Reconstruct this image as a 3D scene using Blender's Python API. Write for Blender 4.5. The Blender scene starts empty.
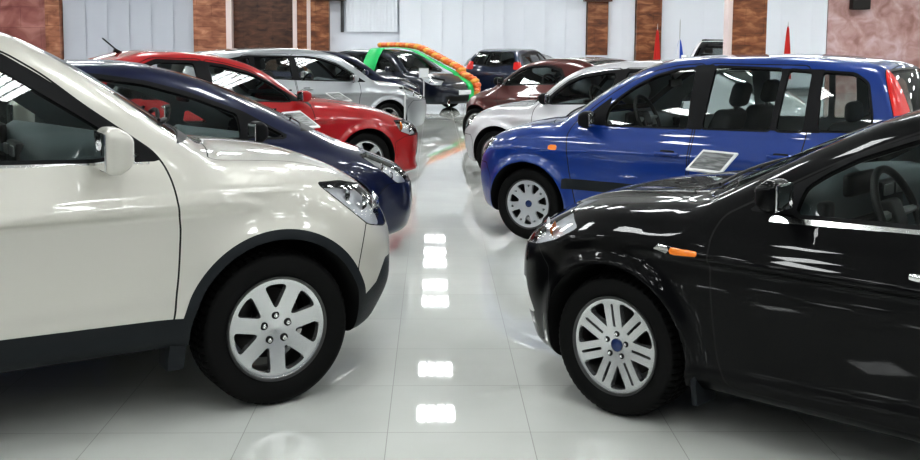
import bpy, math, random
import numpy as np
from mathutils import Vector, Matrix
from itertools import chain
COL = bpy.context.scene.collection
R = math.radians
# ------------------------------------------------------------------ objects
def tag(o, label=None, cat=None, group=None, kind=None):
    if label: o['label'] = label
    if cat: o['category'] = cat
    if group: o['group'] = group
    if kind: o['kind'] = kind
    return o

def empty(name, loc=(0, 0, 0), rz=0.0, parent=None):
    o = bpy.data.objects.new(name, None)
    COL.objects.link(o)
    o.empty_display_size = 0.1
    o.location = loc
    o.rotation_euler = (0, 0, rz)
    if parent: o.parent = parent
    return o

def mobj(name, V, F, mats, parent=None, mi=None, N=None, smooth=True, angle=None):
    """one mesh object from vertices, faces, a material or list of them"""
    if not isinstance(mats, (list, tuple)): mats = [mats]
    me = bpy.data.meshes.new(name)
    V = np.asarray(V, float)
    me.from_pydata(V.tolist(), [], [tuple(int(i) for i in f) for f in F])
    for m in mats: me.materials.append(m)
    n = len(me.polygons)
    if mi is not None and len(mi) == n:
        me.polygons.foreach_set('material_index', np.asarray(mi, np.int32))
    me.polygons.foreach_set('use_smooth', [bool(smooth)] * n)
    if N is not None:
        me.update()
        me.normals_split_custom_set_from_vertices(np.asarray(N, float).tolist())
    elif smooth and angle:
        me.update()
        me.set_sharp_from_angle(angle=R(angle))
    me.update()
    o = bpy.data.objects.new(name, me)
    COL.objects.link(o)
    if parent: o.parent = parent
    return o

class MB:
    """collects shapes that end up as ONE mesh"""
    def __init__(s): s.V = []; s.F = []; s.M = []; s.n = 0
    def add(s, V, F, m=0):
        V = np.asarray(V, float)
        s.V.append(V); s.F += [tuple(int(i) + s.n for i in f) for f in F]; s.M += [m] * len(F); s.n += len(V)
        return s
    def box(s, c, d, m=0, rot=None):
        d = np.array(d) / 2
        P = np.array([(x, y, z) for x in (-1, 1) for y in (-1, 1) for z in (-1, 1)], float) * d
        if rot is not None: P = P @ np.array(rot).T
        return s.add(P + np.array(c), [(0, 1, 3, 2), (4, 6, 7, 5), (0, 4, 5, 1), (2, 3, 7, 6), (0, 2, 6, 4), (1, 5, 7, 3)], m)
    def rbox(s, c, d, r, m=0, rot=None, n=7, fn=None):
        V, F = rounded_box(d, r, n)
        if fn: V = fn(V)
        if rot is not None: V = V @ np.array(rot).T
        return s.add(V + np.array(c), F, m)
    def tube(s, pts, r, m=0, k=10, closed=False):
        V, F = tube(pts, r, k, closed)
        return s.add(V, F, m)
    def lathe(s, prof, m=0, k=48, c=(0, 0, 0), closed=False):
        V, F = lathe(prof, k, closed)
        return s.add(V + np.array(c), F, m)
    def obj(s, name, mats, parent=None, smooth=True, angle=40):
        return mobj(name, np.concatenate(s.V), s.F, mats, parent, s.M, smooth=smooth, angle=angle)

def rounded_box(d, r, n=7):
    d = np.array(d, float) / 2
    r = min(r, d.min() * 0.999)
    V, F, key = [], [], {}
    t = np.linspace(-1, 1, n)
    t = np.sign(t) * np.abs(t) ** 0.75
    def vid(p):
        k = tuple(np.round(p, 5))
        if k not in key: key[k] = len(V); V.append(p)
        return key[k]
    for a in range(3):
        b, c = (a + 1) % 3, (a + 2) % 3
        for sgn in (-1, 1):
            for i in range(n - 1):
                for j in range(n - 1):
                    q = []
                    for (u, v) in ((i, j), (i + 1, j), (i + 1, j + 1), (i, j + 1)):
                        p = [0, 0, 0]; p[a] = sgn; p[b] = t[u]; p[c] = t[v]; q.append(vid(p))
                    F.append(tuple(q if sgn > 0 else q[::-1]))
    P = np.array(V, float) * d
    inner = np.clip(P, -(d - r), d - r)
    dd = P - inner
    # push faces so the box corners are round
    cube = np.array(V, float)
    sph = cube / np.linalg.norm(cube, axis=1, keepdims=True)
    on = np.abs(cube) >= 0.999
    nrm = dd / np.maximum(np.linalg.norm(dd, axis=1, keepdims=True), 1e-9)
    P = inner + nrm * r
    return P, F

def tube(pts, r, k=10, closed=False):
    P = np.array(pts, float); n = len(P)
    rr = np.full(n, r) if np.isscalar(r) else np.array(r, float)
    V = []; up = np.array([0.13, 0.21, 0.97])
    for i in range(n):
        a = P[(i - 1) % n] if (closed or i > 0) else P[i]
        b = P[(i + 1) % n] if (closed or i < n - 1) else P[i]
        t = b - a; t /= np.linalg.norm(t) + 1e-12
        u = np.cross(t, up); u /= np.linalg.norm(u) + 1e-12
        w = np.cross(t, u)
        for j in range(k):
            q = 2 * math.pi * j / k
            V.append(P[i] + rr[i] * (math.cos(q) * u + math.sin(q) * w))
    F = []
    for i in range(n if closed else n - 1):
        for j in range(k):
            a, b = i * k + j, i * k + (j + 1) % k
            c, d = ((i + 1) % n) * k + (j + 1) % k, ((i + 1) % n) * k + j
            F.append((a, d, c, b))
    if not closed:
        F.append(tuple(range(k))); F.append(tuple(range((n - 1) * k, n * k))[::-1])
    return np.array(V), F

def lathe(prof, k=48, closed=False):
    """prof: (r, y) pairs turned about the y axis"""
    V = []; F = []; n = len(prof)
    for (r, y) in prof:
        for j in range(k):
            a = 2 * math.pi * j / k
            V.append((r * math.cos(a), y, r * math.sin(a)))
    for i in range(n if closed else n - 1):
        for j in range(k):
            a, b = i * k + j, i * k + (j + 1) % k
            i2 = (i + 1) % n
            F.append((a, b, i2 * k + (j + 1) % k, i2 * k + j))
    return np.array(V), F

# ------------------------------------------------------------------ fields
def smax(a, b, k):
    h = np.maximum(k - np.abs(a - b), 0) / k
    return np.maximum(a, b) + h * h * k * 0.25
def smin(a, b, k): return -smax(-a, -b, k)

class Curve:
    """smooth 1-D curve through points (pchip, then blurred); gives value and slope"""
    def __init__(s, pts, sig=0.02):
        pts = sorted(pts); x = np.array([p[0] for p in pts], float); y = np.array([p[1] for p in pts], float)
        h = np.diff(x); dl = np.diff(y) / h
        m = np.zeros(len(x))
        for i in range(1, len(x) - 1):
            if dl[i - 1] * dl[i] > 0:
                w1 = 2 * h[i] + h[i - 1]; w2 = h[i] + 2 * h[i - 1]
                m[i] = (w1 + w2) / (w1 / dl[i - 1] + w2 / dl[i])
        m[0] = dl[0]; m[-1] = dl[-1]
        st = 0.005
        X = np.arange(x[0] - 0.3, x[-1] + 0.3, st)
        Xc = np.clip(X, x[0], x[-1])
        i = np.clip(np.searchsorted(x, Xc, side='right') - 1, 0, len(x) - 2)
        t = (Xc - x[i]) / h[i]
        Y = (2 * t**3 - 3 * t**2 + 1) * y[i] + (t**3 - 2 * t**2 + t) * h[i] * m[i] + (-2 * t**3 + 3 * t**2) * y[i + 1] + (t**3 - t**2) * h[i] * m[i + 1]
        Y = Y + np.where(X < x[0], (X - x[0]) * m[0], 0) + np.where(X > x[-1], (X - x[-1]) * m[-1], 0)
        if sig > 0:
            kk = np.arange(-int(3 * sig / st), int(3 * sig / st) + 1) * st
            g = np.exp(-kk**2 / (2 * sig * sig)); g /= g.sum()
            Y = np.convolve(np.pad(Y, len(kk) // 2, mode='reflect', reflect_type='odd'), g, 'valid')
        s.X, s.Y = X, Y; s.D = np.gradient(Y, st)
    def __call__(s, q): return np.interp(q, s.X, s.Y)
    def d(s, q): return np.interp(q, s.X, s.D)

def sdf_poly(P, x, z):
    P = np.array(P, float); n = len(P)
    d = np.full(x.shape, 1e9); inside = np.zeros(x.shape, bool)
    for i in range(n):
        a = P[i]; b = P[(i + 1) % n]
        ex, ez = b - a
        wx, wz = x - a[0], z - a[1]
        t = np.clip((wx * ex + wz * ez) / (ex * ex + ez * ez + 1e-12), 0, 1)
        d = np.minimum(d, (wx - t * ex)**2 + (wz - t * ez)**2)
        c1 = (a[1] <= z) != (b[1] <= z)
        with np.errstate(divide='ignore', invalid='ignore'):
            xi = a[0] + (z - a[1]) * ex / (ez if abs(ez) > 1e-12 else 1e-12)
        inside ^= c1 & (x < xi)
    d = np.sqrt(d)
    return np.where(inside, -d, d)

def rnd(P, r=0.04, k=4):
    """round the corners of a polygon"""
    P = [np.array(p[:2], float) for p in P]; rr = r; out = []
    n = len(P)
    for i in range(n):
        a, b, c = P[i - 1], P[i], P[(i + 1) % n]
        la, lc = np.linalg.norm(a - b), np.linalg.norm(c - b)
        q = min(rr, la * 0.45, lc * 0.45)
        p0 = b + (a - b) / la * q; p1 = b + (c - b) / lc * q
        for j in range(k + 1):
            t = j / k
            out.append(tuple((1 - t)**2 * p0 + 2 * t * (1 - t) * b + t * t * p1))
    return out

def surface_net(org, h, F):
    cs = tuple(np.array(F.shape) - 1)
    acc = np.zeros(cs + (3,)); cnt = np.zeros(cs)
    E = []
    for a in range(3):
        b, c = (a + 1) % 3, (a + 2) % 3
        s0 = [slice(None)] * 3; s1 = [slice(None)] * 3
        s0[a] = slice(0, -1); s1[a] = slice(1, None)
        f0, f1 = F[tuple(s0)], F[tuple(s1)]
        cr = (f0 < 0) != (f1 < 0)
        idx = np.argwhere(cr); t = (f0[cr] / (f0[cr] - f1[cr]))
        ok = (idx[:, b] > 0) & (idx[:, c] > 0) & (idx[:, b] < F.shape[b] - 1) & (idx[:, c] < F.shape[c] - 1)
        idx, t, neg = idx[ok], t[ok], f0[cr][ok] < 0
        pos = idx.astype(float); pos[:, a] += t
        qs = []
        for (db, dc) in ((-1, -1), (0, -1), (0, 0), (-1, 0)):
            ci = idx.copy(); ci[:, b] += db; ci[:, c] += dc
            np.add.at(acc, (ci[:, 0], ci[:, 1], ci[:, 2]), pos); np.add.at(cnt, (ci[:, 0], ci[:, 1], ci[:, 2]), 1)
            qs.append(ci)
        E.append((qs, neg))
    act = cnt > 0
    vid = np.full(cs, -1); vid[act] = np.arange(act.sum())
    V = np.array(org) + h * (acc[act] / cnt[act][:, None])
    quads = []
    for qs, neg in E:
        q = np.stack([vid[c[:, 0], c[:, 1], c[:, 2]] for c in qs], 1)
        q[~neg] = q[~neg][:, ::-1]
        quads.append(q)
    return V, np.concatenate(quads)

class Skin:
    """a surface that can be cut along level lines of any field and labelled"""
    def __init__(s, V, Q):
        s.V = np.array(V); s.F = [tuple(q) for q in Q.tolist()]; s.lab = np.zeros(len(s.F), int); s.names = ['body']
    def flat(s):
        ln = np.array([len(f) for f in s.F]); st = np.concatenate([[0], np.cumsum(ln)[:-1]])
        return np.fromiter(chain.from_iterable(s.F), int, ln.sum()), st, ln
    def cut(s, g, snap=7e-4):
        g = np.where(np.abs(g) < snap, 0.0, g)
        fl, st, ln = s.flat()
        gv = g[fl]
        lo = np.minimum.reduceat(gv, st); hi = np.maximum.reduceat(gv, st)
        cr = np.nonzero((lo < 0) & (hi > 0))[0]
        if len(cr) == 0: return g
        edge = {}; nv = len(s.V); newV = []; newg = []
        def mid(a, b):
            k = (a, b) if a < b else (b, a)
            if k in edge: return edge[k]
            t = g[a] / (g[a] - g[b])
            newV.append(s.V[a] * (1 - t) + s.V[b] * t)
            edge[k] = nv + len(newV) - 1
            return edge[k]
        addF, addL = [], []
        for fi in cr:
            f = s.F[fi]; P, Nn = [], []
            for i in range(len(f)):
                a, b = f[i], f[(i + 1) % len(f)]
                ga, gb = g[a], g[b]
                if ga >= 0: P.append(a)
                if ga <= 0: Nn.append(a)
                if ga * gb < 0:
                    m = mid(a, b); P.append(m); Nn.append(m)
            if len(P) > 2 and len(Nn) > 2:
                s.F[fi] = tuple(P); addF.append(tuple(Nn)); addL.append(s.lab[fi])
        if newV:
            s.V = np.concatenate([s.V, np.array(newV)]); g = np.concatenate([g, np.zeros(len(newV))])
        s.F += addF; s.lab = np.concatenate([s.lab, np.array(addL, int)])
        return g
    def li(s, name):
        if name not in s.names: s.names.append(name)
        return s.names.index(name)
    def mark(s, g, name, lo=-1e9, hi=0.0, only=None):
        fl, st, ln = s.flat()
        m = np.add.reduceat(g[fl], st) / ln
        sel = (m < hi) & (m > lo)
        if only is not None:
            sel &= np.isin(s.lab, [s.li(n) for n in only])
        s.lab[sel] = s.li(name)
    def region(s, fn, name, gap=0.0, seal=0.0, sealname='seal', only=None, gapname='gap'):
        """cut out the region fn<0; optional dark gap just inside, optional seal just outside"""
        def ev(): return fn(s.V[:, 0], s.V[:, 1], s.V[:, 2])
        if seal:
            g = s.cut(ev() - seal); s.mark(g, sealname, only=only)
        g = s.cut(ev()); s.mark(g, name if not gap else gapname, only=(only + [sealname]) if (only and seal) else only)
        if gap:
            g = s.cut(ev() + gap); s.mark(g, name, only=(only + [gapname]) if only else None)
# ------------------------------------------------------------------ car bodies
class Solid:
    """a car body as one smooth solid: lower body, cabin, wheel-arch swells and creases"""
    def __init__(s, S):
        s.S = S
        s.w = S['w']; s.belt = S['belt']
        s.top = Curve(S['top'], S.get('top_sig', .03)); s.gh = Curve(S['gh'], S.get('gh_sig', .03))
        s.nose = Curve(S['nose'], .02); s.tail = Curve(S['tail'], .02)
        s.bot = Curve(S.get('bot', [(-1, .2), (0, .2), (4, .22)]), .02)
        s.sect = Curve(S.get('sect', [(0.1, .08), (.3, .03), (.55, 0), (.8, .01), (.95, .04), (1.2, .10)]), .03)
        s.plan = Curve(S.get('plan', [(-1, .05), (-.5, .02), (.2, 0), (3, 0), (4, .06)]), .05)
        s.shift = Curve(S['shift'], .06)
        s.cre = [(Curve(c[0], .02), c[1], c[2]) for c in S.get('crease', [])]
        s.gin = S.get('gin', .05); s.tumb = S.get('tumb', .36); s.gcur = S.get('gcur', .12)
        s.gplan = Curve(S.get('gplan', [(-1, 0), (5, 0)]), .05)
    def Wg(s, x, z):
        u = z - s.belt
        return s.w - s.gin - s.tumb * u - s.gcur * u * np.abs(u) - s.gplan(x)
    def xe(s, x, y):
        wr = s.w - s.gin - .12
        return x + s.shift(x) * (1 - np.minimum(np.abs(y) / wr, 1.15)**2)
    def __call__(s, x, y, z):
        S = s.S; ay = np.abs(y); yn = np.minimum(ay / s.w, 1.2)
        W = s.w - s.plan(x) - s.sect(z)
        for xc, rw in ((0, S['rw']), (S['wb'], S['rw'])):
            r = np.hypot(x - xc, z - rw)
            W = W + S.get('flare', .015) * np.exp(-(np.maximum(r - S['ra'], 0) / S.get('flw', .07))**2) * (z > .15)
            if S.get('lip'):
                W = W + S['lip'] * np.exp(-((r - S['ra'] - .02) / .018)**2)
        for c, a, wd in s.cre:
            W = W + a * np.exp(-((z - c(x)) / wd)**2)
        fs = ay - W
        cr = S.get('crown', .06)
        ft = (z - s.top(x) + cr * yn**2) / np.sqrt(1 + s.top.d(x)**2)
        if S.get('hoodcrease'):
            b, a = S['hoodcrease']
            ft = ft - a * np.exp(-((ay - b - .1 * (x + .5)) / .05)**2) * (x < .6)
        n = S.get('sn', 2.6); sw = S.get('sweep', .28)
        ff = (s.nose(z) + sw * yn**n - x) / np.sqrt(1 + (n * sw * yn**(n - 1) / s.w)**2 + s.nose.d(z)**2)
        n2 = S.get('rn', 3.); sw2 = S.get('rsweep', .16)
        fr = (x - s.tail(z) + sw2 * yn**n2) / np.sqrt(1 + (n2 * sw2 * yn**(n2 - 1) / s.w)**2 + s.tail.d(z)**2)
        low = smax(fs, ft, S.get('kt', .16))
        low = smax(low, ff, S.get('kc', .18)); low = smax(low, fr, .14)
        low = smax(low, s.bot(x) - z, .07)
        xe = s.xe(x, y); wr = s.w - s.gin - .12
        g = s.gh(xe) - S.get('rcrown', .03) * (ay / wr)**2
        fg = (z - g) / np.sqrt(1 + s.gh.d(xe)**2)
        cab = smax(ay - s.Wg(x, z), fg, S.get('kr', .09))
        cab = smax(cab, fr, .10)
        cab = smax(cab, s.belt - .22 - z, .05)
        cab = smax(cab, (-.35 - x), .05)
        return smin(low, cab, S.get('ku', .03))
    def grad(s, V, e=2e-3):
        x, y, z = V.T
        g = np.stack([s(x + e, y, z) - s(x - e, y, z), s(x, y + e, z) - s(x, y - e, z), s(x, y, z + e) - s(x, y, z - e)], 1) / (2 * e)
        return g
    def skin(s, h):
        S = s.S
        x0, x1 = S['x0'] - .06, S['x1'] + .06
        ny = int(math.ceil((s.w + .08) / h)) * 2
        X = np.arange(x0, x1, h); Y = (np.arange(ny) - (ny - 1) / 2) * h; Z = np.arange(.08, S['H'] + .08, h)
        G = np.meshgrid(X, Y, Z, indexing='ij')
        F = s(*G)
        V, Q = surface_net((X[0], Y[0], Z[0]), h, F)
        for _ in range(5):
            g = s.grad(V); f = s(*V.T)
            st = (f / np.maximum((g * g).sum(1), .2))[:, None] * g
            V = V - np.clip(st, -h, h)
        return Skin(V, Q)

def P_(poly, r=.03, ymin=.3, side=None):
    """field of a side-view polygon"""
    pl = rnd(poly, r) if r else poly
    def fn(x, y, z):
        g = np.maximum(sdf_poly(pl, x, z), ymin - np.abs(y))
        if side: g = np.maximum(g, -side * y)
        return g
    return fn

def build_car(spec, loc, rz, label, mats, cat='car', group=None, h=None):
    S = spec; sol = Solid(S); h = h or S.get('h', .025)
    sk = sol.skin(h)
    root = empty(S['name'], loc, rz); tag(root, label, cat, group)
    ra, rw, wb, w = S['ra'], S['rw'], S['wb'], S['w']
    # --- regions -----------------------------------------------------------
    def arch(xc, q, yl):
        return lambda x, y, z: np.maximum(np.hypot(x - xc, (z - rw) * S.get('rez', 1.)) - q, yl - np.abs(y))
    xw0, xw1 = S['ws']
    zc = S['belt'] - .12
    if 'bumper' in S:
        fb = P_(S['bumper'], .0, 0.)
        sk.region(fb, 'front_bumper', gap=.006)
    if 'rbumper' in S: sk.region(P_(S['rbumper'], 0, 0), 'rear_bumper', gap=.006)
    hw = Curve(S.get('hoodw', [(-1, w - .3), (0, w - .17), (.6, w - .14)]), .03)
    hf = S['hoodfront']
    sk.region(lambda x, y, z: np.maximum.reduce([np.abs(y) - hw(x), sol.xe(x, y) - xw0 + S.get('cowlw', .13), hf + .12 * (np.abs(y) / w)**2 - x, .55 - z]), 'hood', gap=.007, only=['body'])
    for nm, pl in S.get('fender', []): sk.region(P_(pl, .0, .35), nm, only=['body'])
    for nm, pl in S.get('doors', []):
        sk.region(P_(pl, .05, .35), nm, gap=.008, only=['body', 'front_fender'])
    sk.region(lambda x, y, z: np.maximum.reduce([np.abs(y) - sol.Wg(x, z) + .01, sol.xe(x, y) - xw0, xw0 - S.get('cowlw', .13) - sol.xe(x, y), zc - z]), 'cowl_panel', only=['body', 'hood', 'gap'])
    if 'tailgate' in S:
        a, b = S['tailgate']
        sk.region(lambda x, y, z: np.maximum.reduce([np.abs(y) - np.minimum(sol.Wg(x, z), w - .1) + .04, a - x, b - z]), 'tailgate', gap=.007, only=['body', 'rear_bumper'])
    for nm, fn, gp in S.get('extra', []):
        sk.region(fn(sol), nm, gap=gp)
    if S.get('archtrim'):
        for xc in (0, wb): sk.region(arch(xc, ra + S['archtrim'], .5), 'wheel_arch_trim', only=['body', 'front_fender', 'front_bumper', 'front_door', 'rear_door', 'gap', 'sill_cladding'])
    for xc in (0, wb): sk.region(arch(xc, ra, w - .31), 'HOLE')
    sm = S.get('seal', .016)
    for pl in S.get('black', []): sk.region(P_(pl, .01, .35), 'window_seal', only=['body', 'front_door', 'rear_door', 'gap', 'seal'])
    for pl in S['glass']:
        sk.region(P_(pl, .025, .35), 'side_window', seal=sm, sealname='window_seal')
    pm = S.get('pillar', .075)
    sk.region(lambda x, y, z: np.maximum.reduce([np.abs(y) - sol.Wg(x, z) + pm, sol.xe(x, y) - xw1, xw0 - sol.xe(x, y), zc - z]), 'windshield', seal=.012, sealname='window_seal', only=['body', 'cowl_panel', 'hood'])
    if 'rws' in S:
        r0, r1 = S['rws']; zr = S.get('rwz', S['belt'] - .02)
        sk.region(lambda x, y, z: np.maximum.reduce([np.abs(y) - sol.Wg(x, z) + pm + .01, sol.xe(x, y) - r1, r0 - sol.xe(x, y), zr - z]), 'rear_window', seal=.014, sealname='window_seal', only=['body', 'tailgate', 'gap'])
    for nm, pl, ymin in S.get('lamps', []):
        sk.region(P_(pl, .02, ymin), nm, seal=.005, sealname='gap')
    # --- normals -----------------------------------------------------------
    V = sk.V
    for _ in range(2):
        g = sol.grad(V); f = sol(*V.T)
        V = V - np.clip((f / np.maximum((g * g).sum(1), .2))[:, None] * g, -.01, .01)
    g = sol.grad(V); N = g / np.maximum(np.linalg.norm(g, axis=1, keepdims=True), 1e-9)
    # --- parts -------------------------------------------------------------
    T = dict(body='paint', front_bumper='paint', rear_bumper='paint', hood='paint', front_fender='paint', front_door='paint', rear_door='paint', tailgate='paint',
             gap='gap', window_seal='rubber', cowl_panel='rubber', sill_cladding='plastic', wheel_arch_trim='plastic', chrome_strip='chrome', grille='grille',
             lower_bumper='plastic', air_intake='gap', tail_light='red', indicator='amber', fog_light='lens', badge='chrome', side_moulding='plastic', bumper_insert='plastic')
    T.update(S.get('mat', {}))
    holes = {'HOLE', 'side_window', 'windshield', 'rear_window', 'headlight'}
    sided = {'front_fender', 'front_door', 'rear_door', 'side_window', 'headlight', 'tail_light', 'indicator', 'wheel_arch_trim', 'sill_cladding', 'chrome_strip', 'fog_light', 'side_moulding'}
    lab = sk.lab; names = sk.names
    fl, st, ln = sk.flat()
    cy = np.add.reduceat(V[fl, 1], st) / ln; cx = np.add.reduceat(V[fl, 0], st) / ln; cz = np.add.reduceat(V[fl, 2], st) / ln
    def emit(name, sel, mlist, mi, off=0.0, rev=False, par=root, extra=None, split=True):
        idx = np.nonzero(sel)[0]
        if len(idx) == 0: return None
        used = {}; vv = []; ff = []
        for i in idx:
            t = []
            for v in sk.F[i]:
                if v not in used: used[v] = len(vv); vv.append(v)
                t.append(used[v])
            ff.append(tuple(t[::-1]) if rev else tuple(t))
        vv = np.array(vv); P = V[vv] - N[vv] * off; NN = N[vv] * (-1 if rev else 1)
        m = list(mi) if not np.isscalar(mi) else [mi] * len(ff)
        if split and extra is None:
            out = []
            for keep in islands(len(vv), ff):
                if len(keep) < 1: continue
                loc_f = [ff[i] for i in keep]; us = sorted({v for f in loc_f for v in f}); mp = {u: i for i, u in enumerate(us)}
                Pp = P[us]
                if np.ptp(Pp, axis=0).max() < .045 and name != 'headlight': continue
                out.append(mobj(name, Pp, [tuple(mp[v] for v in f) for f in loc_f], mlist, par, [m[i] for i in keep], NN[us]))
            return max(out, key=lambda o: len(o.data.polygons)) if out else None
        if extra is not None and len(extra[1]):
            P = np.concatenate([P, extra[0]]); NN = np.concatenate([NN, extra[3]])
            ff += [tuple(q + len(vv) for q in f) for f in extra[1]]; m += list(extra[2])
        return mobj(name, P, ff, mlist, par, m, NN)
    # flanges round the openings
    ed = {}
    for fi, f in enumerate(sk.F):
        for i in range(len(f)):
            a, b = f[i], f[(i + 1) % len(f)]
            ed.setdefault((a, b) if a < b else (b, a), []).append(fi)
    fV, fF, fN, wV, wF, wN = [], [], [], [], [], []
    hol = np.array([names[l] in holes for l in lab])
    wellcap = set()
    for (a, b), fs in ed.items():
        if len(fs) != 2 or hol[fs[0]] == hol[fs[1]]: continue
        hf_ = fs[0] if hol[fs[0]] else fs[1]; sf = fs[1] if hol[fs[0]] else fs[0]
        f = sk.F[sf]; k = f.index(a)
        if f[(k + 1) % len(f)] != b: a, b = b, a
        nm = names[lab[hf_]]
        if nm == 'HOLE':
            k = len(wV); sg = 1 if V[a, 1] > 0 else -1; yl = sg * (w - .33)
            pa, pb = V[a], V[b]
            wV += [pa, pb, (pb[0], yl, pb[2]), (pa[0], yl, pa[2])]
            xc = 0 if abs(pa[0]) < wb / 2 else wb
            for p in (pa, pb, pb, pa):
                q = np.array([xc - p[0], 0, rw - p[2]]); wN.append(q / (np.linalg.norm(q) + 1e-9))
            wF.append((k + 1, k, k + 3, k + 2))
        else:
            dp = .05 if nm == 'headlight' else .032
            k = len(fV)
            fV += [V[a], V[b], V[b] - N[b] * dp, V[a] - N[a] * dp]
            t = V[b] - V[a]; t = t / (np.linalg.norm(t) + 1e-9); q = -np.cross(N[a], t); fN += [q] * 4
            fF.append((k + 1, k, k + 3, k + 2))
    for xc in (0, wb):
        for sg in (-1, 1):
            k = len(wV); m_ = 28
            for j in range(m_):
                q = -0.06 * math.pi + 1.12 * math.pi * j / (m_ - 1)
                wV.append((xc + (ra + .06) * math.cos(q), sg * (w - .33), rw + (ra + .06) * math.sin(q))); wN.append((0, sg, 0))
            wF.append(tuple(range(k, k + m_)) if sg < 0 else tuple(range(k, k + m_))[::-1])
    # body with gaps and flanges
    done = set()
    lname = np.array([names[l] for l in lab], dtype=object)
    selb = np.isin(lname.astype(str), ['body', 'gap'])
    bi = [0 if lname[i] == 'body' else 1 for i in np.nonzero(selb)[0]]
    emit('body_shell', selb, [mats['paint'], mats['gap'], mats['rubber']], bi, extra=(np.array(fV) if fV else np.zeros((0, 3)), fF, [2] * len(fF), np.array(fN)))
    for xc in (0, wb):
        for sg in (-1, 1):
            fs = [f for f in wF if abs(wV[f[0]][0] - xc) < wb / 2 and wV[f[0]][1] * sg > 0]
            us = sorted({v for f in fs for v in f}); mp = {u: i for i, u in enumerate(us)}
            mobj('wheel_arch_liner', [wV[u] for u in us], [tuple(mp[v] for v in f) for f in fs], mats['well'], root, N=[wN[u] for u in us])
    for nm in names:
        if nm in ('body', 'gap', 'HOLE', 'seal'): continue
        sel = lname == nm
        if not sel.any(): continue
        sides = (-1, 1) if nm in sided else (0,)
        for sg in sides:
            s2 = sel & (cy * sg > 0) if sg else sel
            pn = {'window_seal': 'window_trim'}.get(nm, nm)
            if nm in ('side_window', 'windshield', 'rear_window'):
                # each pane its own mesh
                emit(pn, s2, [mats['glass']], 0, off=.006) if nm != 'side_window' else [emit('side_window', s2 & pane(cx, S, q), [mats['glass']], 0, off=.006) for q in range(len(S['glass']))]
            elif nm == 'headlight':
                o = emit('headlight', s2, [mats['reflector']], 0, off=.04)
                if o:
                    emit('lens', s2, [mats['lens']], 0, off=.001, par=o)
                    for (lx, lz, lr, kind) in S.get('bulbs', []):
                        ly = surf_y(sol, lx, lz) - .055
                        b = MB(); b.lathe([(0.0, .5 * lr), (lr * .5, .42 * lr), (lr * .85, .1 * lr), (lr, 0)], k=20)
                        Vb, = [np.concatenate(b.V)]
                        # bowls look forward and a bit outward
                        ang = R(90 + sg * -25); c_, s_ = math.cos(ang), math.sin(ang)
                        Rm = np.array([[c_, -s_, 0], [s_, c_, 0], [0, 0, 1]])
                        mobj('reflector_bowl' if kind != 'amber' else 'indicator_bulb', Vb @ Rm.T + np.array([lx, sg * ly, lz]), b.F, mats[{'amber': 'amber', 'dark': 'gap'}.get(kind, 'chrome')], o)
            else:
                emit(pn, s2, [mats[T.get(nm, 'paint')]], 0)
    # cabin lining
    xa, xb = xw0 - .02, S.get('lining_end', S['x1'] - .25)
    zl = S.get('liningz', .42)
    lin = (~hol) & (cz > zl) & (cx > xa) & (cx < xb) & (lname != 'hood')
    emit('cabin_lining', lin, [mats['lining']], 0, off=.034, rev=True, split=False)
    # floor of the cabin and bulkhead
    mb = MB()
    mb.box(((xa + xb) / 2 + .1, 0, .33), (xb - xa - .1, 2 * w - .22, .02))
    mb.box((xw0 + .02, 0, (.33 + S['belt'] - .08) / 2), (.02, 2 * w - .3, S['belt'] - .41))
    mb.obj('cabin_floor', mats['carpet'], root)
    interior(S, sol, root, mats)
    # wheels
    yt = S.get('ytrack', w - .035)
    for xc in (0, wb):
        for sg in (-1, 1):
            make_wheel(S, root, mats, (xc, sg * yt, rw), sg, front=(xc == 0))
    for sg in (-1, 1): mirror(S, root, mats, sg)
    for (hx, hz) in S.get('handles', []):
        for sg in (-1, 1):
            y = surf_y(sol, hx, hz)
            b = MB()
            b.rbox((hx, sg * (y + .018), hz), (.19, .022, .03), .011, n=6)
            b.obj('door_handle', mats.get('handle', mats['paint']), root)
            b = MB(); b.rbox((hx, sg * (y - .004), hz), (.11, .016, .055), .008, n=5)
            b.obj('handle_recess', mats['gap'], root)
    if S.get('flaps'):
        for fx, z0, z1, wd in S['flaps']:
            for sg in (-1, 1):
                b = MB(); y = w - .10
                b.rbox((fx, sg * y, (z0 + z1) / 2), (S.get('flapd', .03), wd, z1 - z0), .008, n=5, fn=lambda v: v + np.array([1, 0, 0]) * (-(v[:, 2:3]) * .12))
                b.obj('mud_flap', mats['plastic'], root)
    # wipers
    if S.get('wipers', True):
        for k, (ya, yb) in enumerate(((.0, .62), (-.55, .05))):
            pts = []
            for t in np.linspace(0, 1, 7):
                y = ya + (yb - ya) * t
                x = xw0 + .01 - float(sol.shift(xw0)) * (1 - min(abs(y) / (w - .17), 1)**2) - .03 + .10 * t * (1 if k == 0 else 1)
                z = surf_z(sol, x, y) + .015
                pts.append((x, y, z))
            b = MB(); b.tube(pts, .008, k=6); b.obj('wiper', mats['rubber'], root)
    return root, sol

def islands(n, F):
    par = list(range(n))
    def find(a):
        while par[a] != a: par[a] = par[par[a]]; a = par[a]
        return a
    for f in F:
        a = find(f[0])
        for v in f[1:]:
            b = find(v)
            if a != b: par[b] = a
    d = {}
    for i, f in enumerate(F): d.setdefault(find(f[0]), []).append(i)
    return list(d.values())

def pane(cx, S, q):
    """which of the side panes a face belongs to"""
    c = [(min(p[0] for p in g), max(p[0] for p in g)) for g in S['glass']]
    mid = [(c[i][1] + c[i + 1][0]) / 2 for i in range(len(c) - 1)]
    lo = -9 if q == 0 else mid[q - 1]; hi = 99 if q == len(c) - 1 else mid[q]
    return (cx > lo) & (cx <= hi)

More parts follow.
